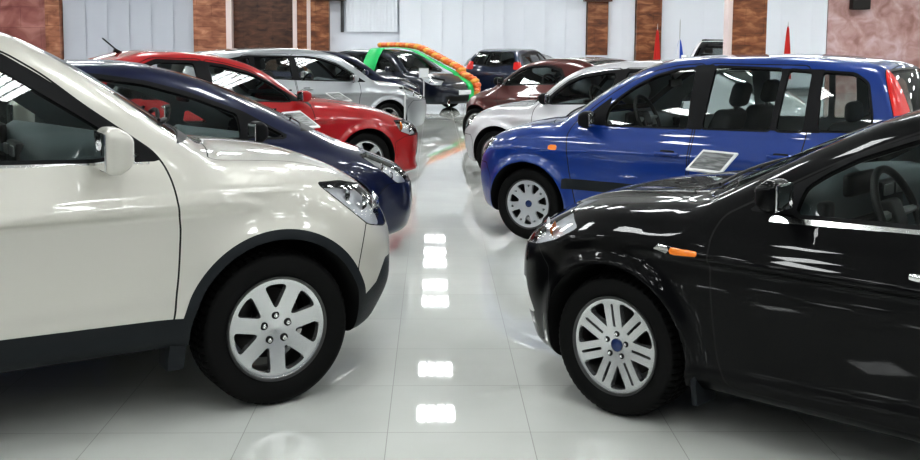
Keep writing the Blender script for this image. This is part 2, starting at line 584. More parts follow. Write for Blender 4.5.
def surf_y(sol, x, z):
    ys = np.linspace(.2, sol.w + .1, 400)
    f = sol(np.full(400, x), ys, np.full(400, z))
    i = np.nonzero(f < 0)[0]
    return float(ys[i[-1]]) if len(i) else sol.w

def surf_z(sol, x, y):
    zs = np.linspace(.3, 2.1, 800)
    f = sol(np.full(800, x), np.full(800, y), zs)
    i = np.nonzero(f < 0)[0]
    return float(zs[i[-1]]) if len(i) else 1.0

def mirror(S, root, mats, sg):
    mx, mz, mw, mh = S['mirror']           # centre x, z, width, height; depth in mirror_d
    md = S.get('mirror_d', .13)
    y0 = S['w'] + S.get('mirror_y', .06)
    b = MB()
    def shape(v):
        v = v.copy(); t = v[:, 0] / md        # narrower towards the front
        k = np.where(t < 0, 1 + t * .75, 1.0)
        v[:, 2] *= k; v[:, 1] *= (k * .5 + .5)
        v[:, 2] -= np.abs(v[:, 1]) * .0
        return v
    b.rbox((mx, sg * y0, mz), (md, mw, mh), min(.035, mh * .3), n=9, fn=shape)
    o = b.obj('door_mirror', mats.get(S.get('mirror_mat', 'paint')), root)
    b = MB(); b.rbox((mx + md / 2 - .001, sg * y0, mz), (.012, mw * .84, mh * .80), .006, n=6)
    b.obj('mirror_glass', mats['mirror'], o)
    if S.get('mirror_split'):
        b = MB(); b.rbox((mx + .004, sg * y0, mz - mh * .30), (md * 1.01, mw * 1.012, mh * .10), .01, n=6, fn=shape)
        b.obj('mirror_seam', mats['gap'], o)
    b = MB(); b.tube([(mx - .01, sg * (y0 - mw * .3), mz - mh * .35), (mx - .05, sg * (S['w'] - .06), mz - mh * .50)], .018, k=8)
    b.obj('mirror_arm', mats['rubber'], o)

def make_wheel(S, root, mats, c, sg, front=True):
    rw, rr = S['rw'], S['rim']             # tyre radius, rim radius
    tw = S.get('tyrew', .21)
    H = empty('wheel', c, 0, root)
    H.rotation_euler = (0, R(S.get('spin', 0)), 0)
    o = -1.0 * sg                            # profile y: 0 = outer face, grows inward
    def pr(p): return [(r, o * y) for r, y in p]
    sw = rw - rr
    prof = [(rr - .006, .012), (rr + .004, .002), (rr + sw * .25, -.006), (rr + sw * .5, -.010), (rr + sw * .72, -.006), (rr + sw * .80, -.003), (rr + sw * .82, .000), (rr + sw * .90, .006), (rw - .009, .016), (rw - .004, .022)]
    y = .024
    gs = [.045, .085, tw - .085, tw - .045]
    for g_ in gs:
        prof += [(rw, g_ - .006), (rw - .007, g_ - .004), (rw - .007, g_ + .004), (rw, g_ + .006)]
    prof += [(rw - .004, tw - .022), (rw - .02, tw - .008), (rr + sw * .5, tw + .008), (rr, tw - .01), (rr - .006, tw - .02)]
    kk = S.get('tyreseg', 80)
    Vt, Ft = lathe(pr(prof), kk)
    ring = np.repeat([p[0] for p in prof], kk); jj = np.tile(np.arange(kk), len(prof))
    if kk > 100:
        cutm = (ring > rw - .010) & (jj % 5 < 1); Vt[cutm, 0] *= 1 - .009 / rw; Vt[cutm, 2] *= 1 - .009 / rw
    b = MB(); b.add(Vt, Ft)
    b.F = [f[::-1] for f in b.F] if o < 0 else b.F
    t_ = b.obj('tyre', mats['tyre'], H, angle=50)
    b = MB()
    rimprof = [(rr + .004, .003), (rr + .002, -.004), (rr - .008, -.002), (rr - .012, .012), (rr - .022, .022), (rr - .03, .06), (rr - .032, tw * .55), (rr - .02, tw - .03), (rr - .004, tw - .012)]
    b.lathe(pr(rimprof), k=64)
    b.obj('rim_barrel', mats['alloy_dark'], H, angle=60)
    b = MB(); b.lathe(pr([(0, tw * .52), (.06, tw * .5), (.06, tw * .62), (.13, tw * .62), (.13, tw * .66), (0, tw * .66)]), k=32)
    b.lathe(pr([(.06, tw * .60), (rr * .68, tw * .60), (rr * .70, tw * .63), (rr * .68, tw * .66), (.06, tw * .66)]), k=48)
    b.obj('brake_disc', mats['disc'], H, angle=40)
    # face
    V, F, G = rim_face(S, rr)
    V = V * np.array([1, o, 1])
    mobj('rim', V, F if o > 0 else [f[::-1] for f in F], mats[S.get('rim_mat', 'alloy')], H, smooth=True).data.set_sharp_from_angle(angle=R(38))
    D = S.get('rimdef', {})
    if D.get('lugs'):
        n, rl, rs = D['lugs']
        for k in range(n):
            q = 2 * math.pi * (k + D.get('lug0', .25)) / n
            yd = float(D['depth'](np.array(rl / rr), np.array(q)))
            b = MB(); b.lathe(pr([(rs * 1.45, yd + .004), (rs * 1.45, yd - .0015), (0, yd - .0015)]), k=16, c=(rl * math.cos(q), 0, rl * math.sin(q)))
            b.lathe(pr([(rs * .85, yd), (rs * .8, yd - .009), (rs * .5, yd - .011), (0, yd - .009)]), m=1, k=12, c=(rl * math.cos(q), 0, rl * math.sin(q)))
            b.obj('lug_nut', [mats['gap'], mats['chrome']], H)
    if D.get('cap'):
        rc, ym = D['cap']
        b = MB(); b.lathe(pr([(rc, ym + .008), (rc * .96, ym), (rc * .7, ym - .003), (0, ym - .004)]), k=24)
        b.obj('centre_cap', mats[D.get('cap_mat', 'capblue')], H)
    # brake caliper
    if front:
        b = MB(); b.rbox((rr * .55, o * tw * .6, .02), (.09, .07, .17), .02, n=5)
        b.obj('brake_caliper', mats['disc'], H)

def rim_face(S, rr):
    """wheel face from a flat polar grid: openings are cut out, the rest is dished and given thickness"""
    D = S.get('rimdef', {})
    nr, na = 26, S.get('rimseg', 168)
    rs = np.linspace(.012, rr - .006, nr)
    V = [(0, 0, 0)] + [(r * math.cos(2 * math.pi * j / na), 0, r * math.sin(2 * math.pi * j / na)) for r in rs for j in range(na)]
    Q = []
    for i in range(nr - 1):
        for j in range(na):
            a, b = 1 + i * na + j, 1 + i * na + (j + 1) % na
            Q.append((a, b, b + na, a + na))
    sk = Skin(np.array(V), np.array(Q))
    sk.F += [(0, 1 + (j + 1) % na, 1 + j) for j in range(na)]; sk.lab = np.zeros(len(sk.F), int)
    hole = D['hole']
    g = sk.cut(hole(sk.V[:, 0], sk.V[:, 2], rr), snap=3e-4)
    sk.mark(g, 'HOLE')
    V = sk.V
    def depth(r, x, z): 
        return D['depth'](r / rr, np.arctan2(z, x)) 
    r = np.hypot(V[:, 0], V[:, 2])
    V = V.copy(); V[:, 1] = depth(r, V[:, 0], V[:, 2])
    F = [f for f, l in zip(sk.F, sk.lab) if l == 0]
    ed = {}
    for f, l in zip(sk.F, sk.lab):
        for i in range(len(f)):
            a, b = f[i], f[(i + 1) % len(f)]
            ed.setdefault((min(a, b), max(a, b)), []).append((l, a, b))
    n = len(V); B = V.copy(); B[:, 1] += D.get('thick', .03)
    # openings narrow towards the back
    X = [V, B]
    W = list(F)
    for k, e in ed.items():
        if len(e) == 2 and e[0][0] != e[1][0]:
            l, a, b = e[0] if e[0][0] == 0 else e[1]
            W.append((b, a, a + n, b + n))
    A = np.concatenate(X)
    # drop unused points
    used = sorted({i for f in W for i in f}); mp = {u: i for i, u in enumerate(used)}
    return A[used], [tuple(mp[i] for i in f) for f in W], None

def seat(root, mats, x, y, zc, ht=.62, tilt=22, wd=.50, head=True, mat='seat'):
    b = MB()
    b.rbox((x, y, zc), (.52, wd, .17), .07, n=9, fn=lambda v: v + np.array([0, 0, 1]) * (np.abs(v[:, 1:2]) / wd)**2 * .10)
    a = R(tilt); c_, s_ = math.cos(a), math.sin(a)
    Rm = [[c_, 0, s_], [0, 1, 0], [-s_, 0, c_]]
    cx, cz = x + .25 + math.sin(a) * ht * .5, zc + .03 + math.cos(a) * ht * .5
    def sh(v):
        v = v.copy(); t = v[:, 2] / ht
        v[:, 1] *= 1 - .18 * np.maximum(t, 0)
        v[:, 0] -= (np.abs(v[:, 1]) / wd)**2 * .12
        return v
    b.rbox((cx, y, cz), (.14, wd, ht), .06, n=11, rot=Rm, fn=sh)
    o = b.obj('front_seat' if head else 'rear_bench', mats[mat], root)
    if head:
        top = np.array([x + .25 + math.sin(a) * ht, y, zc + .03 + math.cos(a) * ht])
        d = np.array([math.sin(a), 0, math.cos(a)])
        hb = MB(); hb.rbox(top + d * .13 + np.array([-.015, 0, 0]), (.10, .26, .19), .05, n=9, rot=[[math.cos(a * .6), 0, math.sin(a * .6)], [0, 1, 0], [-math.sin(a * .6), 0, math.cos(a * .6)]])
        h_ = hb.obj('headrest', mats[mat], o)
        for q in (-.06, .06):
            pb = MB(); pb.tube([top - d * .03 + np.array([0, q, 0]), top + d * .08 + np.array([0, q, 0])], .006, k=6)
            pb.obj('headrest_post', mats['chrome'], o)

def interior(S, sol, root, mats):
    I = S.get('interior', {})
    w = S['w']; bz = S['belt']; x0 = S['ws'][0]
    xd = I.get('dash', x0 + .48)            # rear face of the dashboard
    zt = I.get('dashz', bz + .0)
    hw = w - .16
    # dashboard: a section swept across the cabin
    sec = [(x0 - .02, zt - .09), (x0 + .05, zt - .03), (xd - .22, zt + .005), (xd - .10, zt - .005), (xd - .05, zt - .03), (xd - .03, zt - .08), (xd - .05, zt - .17), (xd - .08, zt - .28), (xd - .02, zt - .36), (x0 + .05, zt - .40)]
    ys = np.linspace(-hw, hw, 33)
    V, F = [], []
    for y in ys:
        e = (abs(y) / hw)**3 * .06; cf = .05 * (1 - (y / hw)**2)
        hump = I.get('hump', .055) * math.exp(-((y + hw * .46) / .17)**4)
        for (x, z) in sec:
            k = math.exp(-((x - xd + .1) / .12)**2)
            fx = x - cf * (1 if x < xd - .2 else 0)
            V.append((max(fx, x0 - .02), y, z - e * .5 + hump * k))
    n = len(sec)
    for i in range(len(ys) - 1):
        for j in range(n - 1): F.append((i * n + j, i * n + j + 1, (i + 1) * n + j + 1, (i + 1) * n + j))
    F.append(tuple(range(n))); F.append(tuple(range((len(ys) - 1) * n, len(ys) * n))[::-1])
    d = mobj('dashboard', V, F, mats['dash'], root); d.data.set_sharp_from_angle(angle=R(50))
    if not I.get('simple'):
        b = MB()
        b.rbox((xd - .035, 0, zt - .12), (.05, .26, .20), .02, n=6)
        b.obj('centre_console', mats['dashdark'], d)
        b = MB(); b.rbox((xd - .02, -hw * .46, zt - .005), (.04, .30, .10), .03, n=7); b.obj('instrument_panel', mats['dashdark'], d)
        for y in (-.07, .07):
            b = MB(); b.rbox((xd - .008, y, zt - .06), (.012, .10, .05), .006, n=5); b.obj('air_vent', mats['silver'], d)
        for sgy in (-1, 1):
            b = MB(); b.rbox((xd - .03, sgy * (hw - .1), zt - .09), (.05, .10, .08), .02, n=6); b.obj('air_vent', mats['dashdark'], d)
        # inside mirror
        xm = I.get('rvm', x0 + .62)
        zr = float(sol.gh(xm + .1)) - .16
        b = MB(); b.rbox((xm, 0, zr), (.03, .25, .065), .015, n=6); b.tube([(xm, 0, zr), (xm - .06, 0, zr + .10)], .01, k=6)
        b.obj('interior_mirror', mats['rubber'], root)
    # steering wheel
    ys_ = -hw * .46; R_ = I.get('swr', .185)
    swx, swz = I.get('sw', (xd + .10, zt - .06))
    a = R(I.get('swtilt', 24)); ax = np.array([math.cos(a), 0, math.sin(a)]); up = np.array([-math.sin(a), 0, math.cos(a)]); rt = np.array([0, 1., 0])
    c = np.array([swx, ys_, swz])
    b = MB(); b.tube([c + R_ * (math.cos(t) * rt + math.sin(t) * up) for t in np.linspace(0, 2 * math.pi, 41)[:-1]], .0165, k=10, closed=True)
    sw = b.obj('steering_wheel', mats['wheelgrip'], root)
    b = MB()
    for q in (0, math.pi, -math.pi / 2 - .35, -math.pi / 2 + .35):
        dd = math.cos(q) * rt + math.sin(q) * up
        b.tube([c - ax * .03, c - ax * .02 + dd * R_ * .55, c + dd * R_ * .98], [.028, .02, .014], k=8)
    b.obj('wheel_spoke', mats['silver' if I.get('silver', True) else 'dashdark'], sw)
    b = MB(); b.rbox(c - ax * .02, (.05, .15, .13), .025, n=7, rot=[[math.cos(a), 0, -math.sin(a)], [0, 1, 0], [math.sin(a), 0, math.cos(a)]]); b.obj('horn_pad', mats['wheelgrip'], sw)
    b = MB(); b.tube([c - ax * .03, c - ax * .25], .035, k=8); b.obj('steering_column', mats['dashdark'], sw)
    xs = I.get('seat', xd + .62); zs = I.get('seatz', .58)
    for y in (-.37, .37):
        seat(root, mats, xs, y, zs, ht=I.get('backh', .60))
    if not I.get('norear'):
        seat(root, mats, xs + .85, 0, zs, ht=.52, tilt=24, wd=2 * hw - .12, head=False)
        if not I.get('simple'):
            for y in (-.38, .38):
                b = MB(); b.rbox((xs + .85 + .25 + math.sin(R(24)) * .52 + .03, y, zs + .03 + math.cos(R(24)) * .52 + .09), (.09, .25, .15), .045, n=8)
                b.obj('rear_headrest', mats['seat'], root)
# ------------------------------------------------------------------ materials
def mat(name, col=(.5, .5, .5), rough=.5, metal=0., coat=0., spec=.5, emit=None, es=0., trans=0., ior=1.45, bump=None, croug=.03):
    m = bpy.data.materials.new(name); m.use_nodes = True
    nt = m.node_tree; b = nt.nodes['Principled BSDF']
    b.inputs['Base Color'].default_value = (*col, 1); b.inputs['Roughness'].default_value = rough
    b.inputs['Metallic'].default_value = metal; b.inputs['Coat Weight'].default_value = coat; b.inputs['Coat Roughness'].default_value = croug
    b.inputs['Specular IOR Level'].default_value = spec; b.inputs['IOR'].default_value = ior
    b.inputs['Transmission Weight'].default_value = trans
    if emit: b.inputs['Emission Color'].default_value = (*emit, 1); b.inputs['Emission Strength'].default_value = es
    if bump:
        sc, st = bump[:2]
        tx = nt.nodes.new('ShaderNodeTexNoise'); tx.inputs['Scale'].default_value = sc; tx.inputs['Detail'].default_value = 3
        tc = nt.nodes.new('ShaderNodeTexCoord'); bp = nt.nodes.new('ShaderNodeBump'); bp.inputs['Strength'].default_value = st; bp.inputs['Distance'].default_value = .002
        nt.links.new(tc.outputs['Object'], tx.inputs['Vector']); nt.links.new(tx.outputs['Fac'], bp.inputs['Height']); nt.links.new(bp.outputs['Normal'], b.inputs['Normal'])
    return m

def paint(name, col, rough=.35, metal=.0, flake=0.0, coat=1.0, spec=.4, cior=1.5):
    m = mat(name, col, rough, metal, coat, spec)
    nt = m.node_tree; b = nt.nodes['Principled BSDF']
    b.inputs['Coat IOR'].default_value = cior; b.inputs['Coat Roughness'].default_value = .02
    if flake:
        tx = nt.nodes.new('ShaderNodeTexNoise'); tx.inputs['Scale'].default_value = 900
        tc = nt.nodes.new('ShaderNodeTexCoord'); mx = nt.nodes.new('ShaderNodeMix'); mx.data_type = 'RGBA'
        nt.links.new(tc.outputs['Object'], tx.inputs['Vector']); nt.links.new(tx.outputs['Fac'], mx.inputs[0])
        mx.inputs[6].default_value = (*[c * (1 - flake) for c in col], 1); mx.inputs[7].default_value = (*[min(1, c * (1 + flake)) for c in col], 1)
        nt.links.new(mx.outputs[2], b.inputs['Base Color'])
    return m

def glass(name, tint=(.72, .80, .78), ior=1.5, refl=1.0):
    m = bpy.data.materials.new(name); m.use_nodes = True; nt = m.node_tree; nt.nodes.clear()
    o = nt.nodes.new('ShaderNodeOutputMaterial'); mx = nt.nodes.new('ShaderNodeMixShader')
    t = nt.nodes.new('ShaderNodeBsdfTransparent'); t.inputs[0].default_value = (*tint, 1)
    g = nt.nodes.new('ShaderNodeBsdfGlossy'); g.inputs['Roughness'].default_value = .0; g.inputs[0].default_value = (refl, refl, refl, 1)
    f = nt.nodes.new('ShaderNodeFresnel'); f.inputs[0].default_value = ior
    nt.links.new(f.outputs[0], mx.inputs[0]); nt.links.new(t.outputs[0], mx.inputs[1]); nt.links.new(g.outputs[0], mx.inputs[2]); nt.links.new(mx.outputs[0], o.inputs[0])
    return m

BASE = dict(
    gap=mat('shut_line_black', (.004, .004, .004), .8), rubber=mat('black_rubber', (.006, .006, .007), .45, spec=.2), plastic=mat('dark_textured_plastic', (.014, .017, .020), .5, spec=.3, bump=(400, .3)),
    chrome=mat('chrome', (.85, .85, .85), .12, 1.), glass=glass('window_glass'), lens=glass('clear_lens', (.93, .93, .93), 1.5), reflector=mat('lamp_reflector', (.82, .84, .88), .3, .25, bump=(45, 1.)),
    red=mat('red_lamp', (.62, .01, .008), .3, 0, .3), amber=mat('amber_lamp', (.9, .24, .015), .2, 0, 1.), well=mat('wheel_well', (.006, .006, .006), .9),
    tyre=mat('tyre_rubber', (.004, .004, .004), .65, spec=.25, bump=(260, .5)), alloy=mat('alloy', (.66, .67, .68), .26, .85, .3), alloy_dark=mat('alloy_barrel', (.10, .10, .10), .4, .8),
    disc=mat('brake_metal', (.06, .058, .055), .45, .8), lining=mat('cabin_lining', (.46, .50, .52), .8), carpet=mat('dark_carpet', (.012, .012, .013), .95),
    seat=mat('dark_seat_fabric', (.045, .05, .055), .85, bump=(300, .4)), dash=mat('grey_dashboard', (.17, .20, .215), .6, bump=(300, .3)), dashdark=mat('dark_dash', (.012, .013, .014), .4),
    silver=mat('silver_plastic', (.5, .5, .5), .3, .5), wheelgrip=mat('steering_leather', (.014, .014, .015), .45), mirror=mat('mirror_face', (.8, .8, .8), .03, 1.), capblue=mat('blue_cap', (.01, .03, .12), .25, .2, 1.),
    capsilver=mat('silver_cap', (.55, .56, .57), .3, .8), grille=mat('grille_black', (.01, .01, .01), .35), hubcap=mat('silver_hubcap', (.60, .62, .64), .32, .35, .3))
def M_(**k):
    d = dict(BASE); d.update(k); return d
# ------------------------------------------------------------------ wheel faces
def spokes(n, hw, r0, r1, grow=0., slot=None, sr=(.42, .88), extra=None):
    def fn(x, z, R_):
        r = np.hypot(x, z) / R_; ph = np.arctan2(z, x)
        s = 2 * math.pi / n
        q = np.abs((ph % s) - s / 2)
        lat = r * np.sin(np.clip(s / 2 - q, 0, 1.57))
        g = smax(smax(hw + grow * (r - r0) - lat, r0 - r, .05), r - r1, .08)
        if slot:
            g = np.minimum(g, np.maximum.reduce([lat - slot, sr[0] - r, r - sr[1]]))
        if extra: g = np.minimum(g, extra(r, lat))
        return g * R_
    return fn
def dish(a=.006, b=.022, p=1.3, bump=0., n=7):
    def fn(u, ph):
        y = a + b * np.clip(1 - u, 0, 1)**p
        y = np.where(u > .93, .002 + (y - .002) * np.clip((1 - u) / .07, 0, 1), y)
        if bump:
            s = 2 * math.pi / n; q = np.abs((ph % s) - s / 2)
            y = y + bump * np.clip(1 - (u * np.sin(np.clip(s / 2 - q, 0, 1.57))) / .12, 0, 1) * (u > .3)
        return y
    return fn
RIM7 = dict(hole=spokes(7, .15, .40, .86), depth=dish(.008, .020), lugs=(5, .060, .0125), lug0=.05, thick=.035)
RIM7T = dict(hole=spokes(7, .175, .36, .89, grow=.03, slot=.028, sr=(.38, .86)), depth=dish(.006, .022), lugs=(5, .052, .009), lug0=.3, cap=(.030, .020), cap_mat='capblue', thick=.035)
RIMCAP = dict(hole=spokes(7, .15, .46, .84, grow=.10, extra=lambda r, lat: np.hypot((r - .74), lat) - .05), depth=dish(.004, .018), cap=(.030, .014), cap_mat='capblue', thick=.02)
RIM5 = dict(hole=spokes(5, .14, .33, .88, grow=.05), depth=dish(.008, .02), lugs=(5, .055, .009), cap=(.028, .02), cap_mat='capsilver', thick=.03)
RIM10 = dict(hole=spokes(9, .085, .33, .87, grow=.02), depth=dish(.006, .02), cap=(.030, .02), cap_mat='capsilver', thick=.03)

def xz_band(P, ymin=.35):
    return lambda sol: P_(P, 0, ymin)
def nose_patch(yz, xmax=-.3, r=.02):
    """patch on the nose given in (|y|, z)"""
    pl = rnd(yz, r)
    return lambda sol: (lambda x, y, z: np.maximum(sdf_poly(pl, np.abs(y), z), x - xmax))
def tail_patch(yz, xmin, r=.02):
    pl = rnd(yz, r)
    return lambda sol: (lambda x, y, z: np.maximum(sdf_poly(pl, np.abs(y), z), xmin - x))

CRV = dict(name='suv_car', w=.91, belt=1.14, H=1.79, tyreseg=300, rw=.353, rim=.236, ra=.415, wb=2.62, x0=-.90, x1=3.66, h=.02, tyrew=.225,
    top=[(-.9, .74), (-.84, .86), (-.72, .97), (-.5, 1.06), (-.2, 1.115), (.1, 1.145), (.4, 1.165), (.7, 1.17), (3.2, 1.19), (3.7, 1.15)],
    gh=[(.0, .96), (.27, 1.15), (.45, 1.275), (.62, 1.395), (.77, 1.495), (.93, 1.59), (1.10, 1.675), (1.30, 1.725), (1.8, 1.75), (2.5, 1.745), (3.1, 1.68), (3.35, 1.52), (3.5, 1.25), (3.6, 1.0)],
    nose=[(.1, -.55), (.3, -.72), (.5, -.815), (.65, -.82), (.8, -.79), (.95, -.70), (1.1, -.55)],
    tail=[(.1, 3.5), (.4, 3.62), (.8, 3.64), (1.2, 3.60), (1.7, 3.35)],
    bot=[(-1, .30), (-.5, .25), (0, .27), (.5, .33), (2.2, .33), (3.0, .30), (3.7, .38)],
    sect=[(.2, .06), (.35, .03), (.55, .004), (.7, 0), (.9, .012), (1.0, .02), (1.1, .034), (1.2, .08)],
    shift=[(-.5, .15), (1.2, .12), (1.9, 0), (2.8, 0), (3.4, -.1)], gin=.045, tumb=.33, gcur=.25, gplan=[(0, .05), (.6, .02), (1.2, 0), (2.4, 0), (3.5, .08)],
    crown=.07, kt=.17, kc=.22, sweep=.30, sn=2.5, flare=.022, flw=.09, crease=[([(-1, .98), (0, 1.0), (3.7, 1.02)], .012, .035), ([(-1, .5), (3.7, .5)], .012, .05)],
    ws=(.40, 1.17), pillar=.11, rws=(3.18, 3.45), hoodfront=-.80, hoodw=[(-1, .50), (-.6, .60), (0, .70), (.6, .74)],
    bumper=[(-1.3, .80), (-.46, .80), (-.395, .60), (-.36, .15), (-1.3, .15)], rbumper=[(3.0, .2), (3.02, .7), (3.3, .78), (3.9, .78), (3.9, .2)],
    fender=[('front_fender', [(-1.2, .80), (-.46, .80), (-.395, .60), (-.36, .3), (.50, .3), (.478, .475), (.435, .87), (.461, 1.06), (.50, 1.13), (.44, 1.20), (-1.2, 1.15)])],
    doors=[('front_door', [(.490, .36), (.478, .475), (.453, .65), (.435, .87), (.461, 1.06), (.486, 1.125), (.527, 1.182), (.635, 1.264), (.785, 1.377), (.934, 1.505), (1.08, 1.60), (1.3, 1.655), (1.56, 1.665), (1.52, 1.15), (1.50, .36)]),
           ('rear_door', [(1.51, .36), (1.53, 1.15), (1.57, 1.665), (2.3, 1.66), (2.5, 1.5), (2.56, 1.15), (2.42, .9), (2.15, .65), (2.1, .36)])],
    black=[[(.50, 1.135), (.532, 1.180), (.635, 1.262), (.785, 1.378), (.934, 1.490), (1.08, 1.585), (1.3, 1.64), (2.4, 1.65), (3.1, 1.56), (3.3, 1.25), (1.5, 1.165)]],
    glass=[[(.565, 1.152), (.66, 1.225), (.80, 1.325), (.943, 1.422), (1.086, 1.515), (1.28, 1.585), (1.47, 1.60), (1.45, 1.185)],
           [(1.57, 1.19), (1.60, 1.555), (2.3, 1.56), (2.42, 1.50), (2.5, 1.2)], [(2.6, 1.2), (2.53, 1.5), (3.0, 1.52), (3.15, 1.25)]],
    lamps=[('headlight', [(-.21, .995), (-.36, .985), (-.50, .95), (-.85, .915), (-.9, .77), (-.60, .755), (-.47, .785), (-.35, .88)], .47)],
    bulbs=[(-.62, .84, .065, 'chrome'), (-.50, .87, .05, 'chrome'), (-.40, .92, .04, 'chrome')],
    extra=[('chrome_strip', xz_band([(.545, 1.128), (.545, 1.146), (1.5, 1.172), (2.6, 1.182), (2.6, 1.166), (1.5, 1.156)]), 0),
           ('sill_cladding', xz_band([(.3, .2), (.40, .472), (.478, .475), (2.25, .50), (2.3, .2)]), 0),
           ('lower_bumper', xz_band([(-.2, .44), (-.43, .445), (-.52, .50), (-.60, .60), (-1.3, .60), (-1.3, .1), (-.2, .1)], 0), 0),
           ('grille', nose_patch([(-.1, .92), (.42, .92), (.38, .70), (-.1, .68)]), 0)],
    archtrim=.045, mirror=(.72, 1.205, .19, .185), mirror_y=.07, mirror_d=.12, mirror_split=False, handles=[(1.36, .98), (2.4, 1.0)], rimdef=RIM7, spin=-12,
    flapd=.075, flaps=[(.455, .24, .46, .14)], interior=dict(dash=.96, dashz=1.19, sw=(1.10, 1.14), seat=1.60, seatz=.72, swtilt=28))

MONDEO = dict(name='sedan_car', w=.93, belt=.985, H=1.52, rw=.316, tyreseg=300, rim=.218, ra=.372, wb=2.80, x0=-.95, x1=3.86, h=.02, tyrew=.215,
    top=[(-.98, .62), (-.9, .73), (-.78, .81), (-.62, .875), (-.42, .93), (0, .985), (.35, 1.02), (.7, 1.03), (2.6, 1.03), (3.3, 1.08), (3.8, 1.06)], top_sig=.04,
    gh=[(-.3, .72), (.1, .89), (.34, 1.01), (.53, 1.105), (.70, 1.19), (.88, 1.275), (1.05, 1.35), (1.2, 1.40), (1.4, 1.445), (1.7, 1.475), (2.1, 1.47), (2.5, 1.42), (3.0, 1.24), (3.4, 1.07), (3.7, .93)],
    nose=[(.1, -.70), (.3, -.80), (.5, -.85), (.65, -.845), (.75, -.79), (.85, -.68), (1.0, -.5)],
    tail=[(.1, 3.7), (.4, 3.8), (.8, 3.82), (1.1, 3.78)],
    bot=[(-1, .20), (-.5, .17), (.5, .20), (2.4, .20), (3.9, .25)],
    sect=[(.15, .09), (.25, .05), (.35, .035), (.55, .012), (.7, 0), (.85, .012), (.93, .03), (1.05, .08)],
    shift=[(-.5, .17), (1.2, .15), (1.8, 0), (2.4, 0), (3.2, -.2)], gin=.055, tumb=.46, gcur=.2, gplan=[(0, .04), (.8, .0), (2.0, 0), (3.5, .12)],
    crown=.07, kt=.15, kc=.2, sweep=.36, sn=2.4, rsweep=.2, flare=.03, flw=.05, crease=[([(-1, .70), (0, .80), (.6, .865), (3.8, .95)], .009, .035), ([(-1, .2), (.4, .28), (2.5, .36), (4, .4)], .010, .03)],
    ws=(.40, 1.28), rws=(2.62, 3.25), hoodfront=-.80, hoodw=[(-1, .42), (-.5, .56), (0, .66), (.6, .72)], hoodcrease=(.50, .010),
    bumper=[(-1.3, .72), (-.47, .72), (-.36, .62), (-.35, .1), (-1.3, .1)], rbumper=[(3.2, .1), (3.2, .62), (3.4, .70), (4, .70), (4, .1)],
    fender=[('front_fender', [(-1.2, .72), (-.47, .72), (-.36, .62), (-.3, .15), (.52, .15), (.50, .35), (.475, .626), (.469, .93), (.56, 1.02), (.45, 1.06), (-1.2, .95)])],
    doors=[('front_door', [(.55, .25), (.50, .35), (.478, .60), (.469, .88), (.50, .96), (.70, 1.075), (.85, 1.165), (1.0, 1.245), (1.2, 1.335), (1.4, 1.385), (1.58, 1.405), (1.53, 1.0), (1.50, .25)]),
           ('rear_door', [(1.51, .25), (1.54, 1.0), (1.59, 1.405), (1.9, 1.41), (2.3, 1.36), (2.5, 1.27), (2.5, 1.0), (2.36, .75), (2.3, .25)])],
    black=[[(.60, .985), (.70, 1.06), (.85, 1.15), (1.0, 1.23), (1.2, 1.32), (1.4, 1.37), (1.7, 1.395), (2.0, 1.39), (2.3, 1.34), (2.75, 1.2), (2.85, 1.06), (1.5, 1.01)]],
    glass=[[(.795, .995), (.815, 1.095), (.881, 1.15), (.987, 1.215), (1.18, 1.295), (1.35, 1.345), (1.53, 1.365), (1.49, 1.015)],
           [(1.60, 1.02), (1.63, 1.37), (1.9, 1.375), (2.15, 1.34), (2.3, 1.28), (2.32, 1.04)], [(2.38, 1.04), (2.38, 1.26), (2.7, 1.15), (2.75, 1.08)]],
    lamps=[('headlight', [(-.21, .815), (-.30, .855), (-.42, .87), (-.85, .80), (-.95, .70), (-.70, .665), (-.46, .705), (-.33, .745)], .44),
           ('tail_light', [(3.45, .80), (3.4, 1.0), (3.9, 1.0), (3.9, .78)], .5)],
    bulbs=[(-.62, .745, .05, 'dark'), (-.52, .76, .045, 'chrome'), (-.42, .765, .042, 'amber')],
    extra=[('chrome_strip', xz_band([(.70, .955), (.70, .980), (1.5, 1.006), (2.4, 1.03), (2.85, 1.06), (2.85, 1.035), (1.5, .984)]), 0),
           ('indicator', xz_band([(.30, .775), (.285, .808), (.43, .806), (.43, .785)]), 0), ('silver_insert', xz_band([(.215, .79), (.235, .812), (.285, .808), (.30, .775)]), 0),
           ('grille', nose_patch([(-.1, .74), (.40, .74), (.36, .60), (-.1, .58)]), 0), ('air_intake', nose_patch([(-.1, .42), (.5, .42), (.42, .24), (-.1, .22)]), 0),
           ('fog_light', nose_patch([(.62, .50), (.80, .52), (.82, .36), (.64, .34)], -.3), 0)],
    mat={'silver_insert': 'chrome', 'fog_light': 'chrome'}, mirror=(.76, 1.075, .16, .125), mirror_y=.06, mirror_d=.10, mirror_split=False, handles=[(1.36, .84), (2.3, .86)], rimdef=RIM7T, spin=6, handle='chrome',
    flaps=[(.40, .15, .40, .16)], interior=dict(dash=.86, dashz=1.075, sw=(1.0, .965), swr=.185, hump=.07, seat=1.62, seatz=.50, swtilt=24))

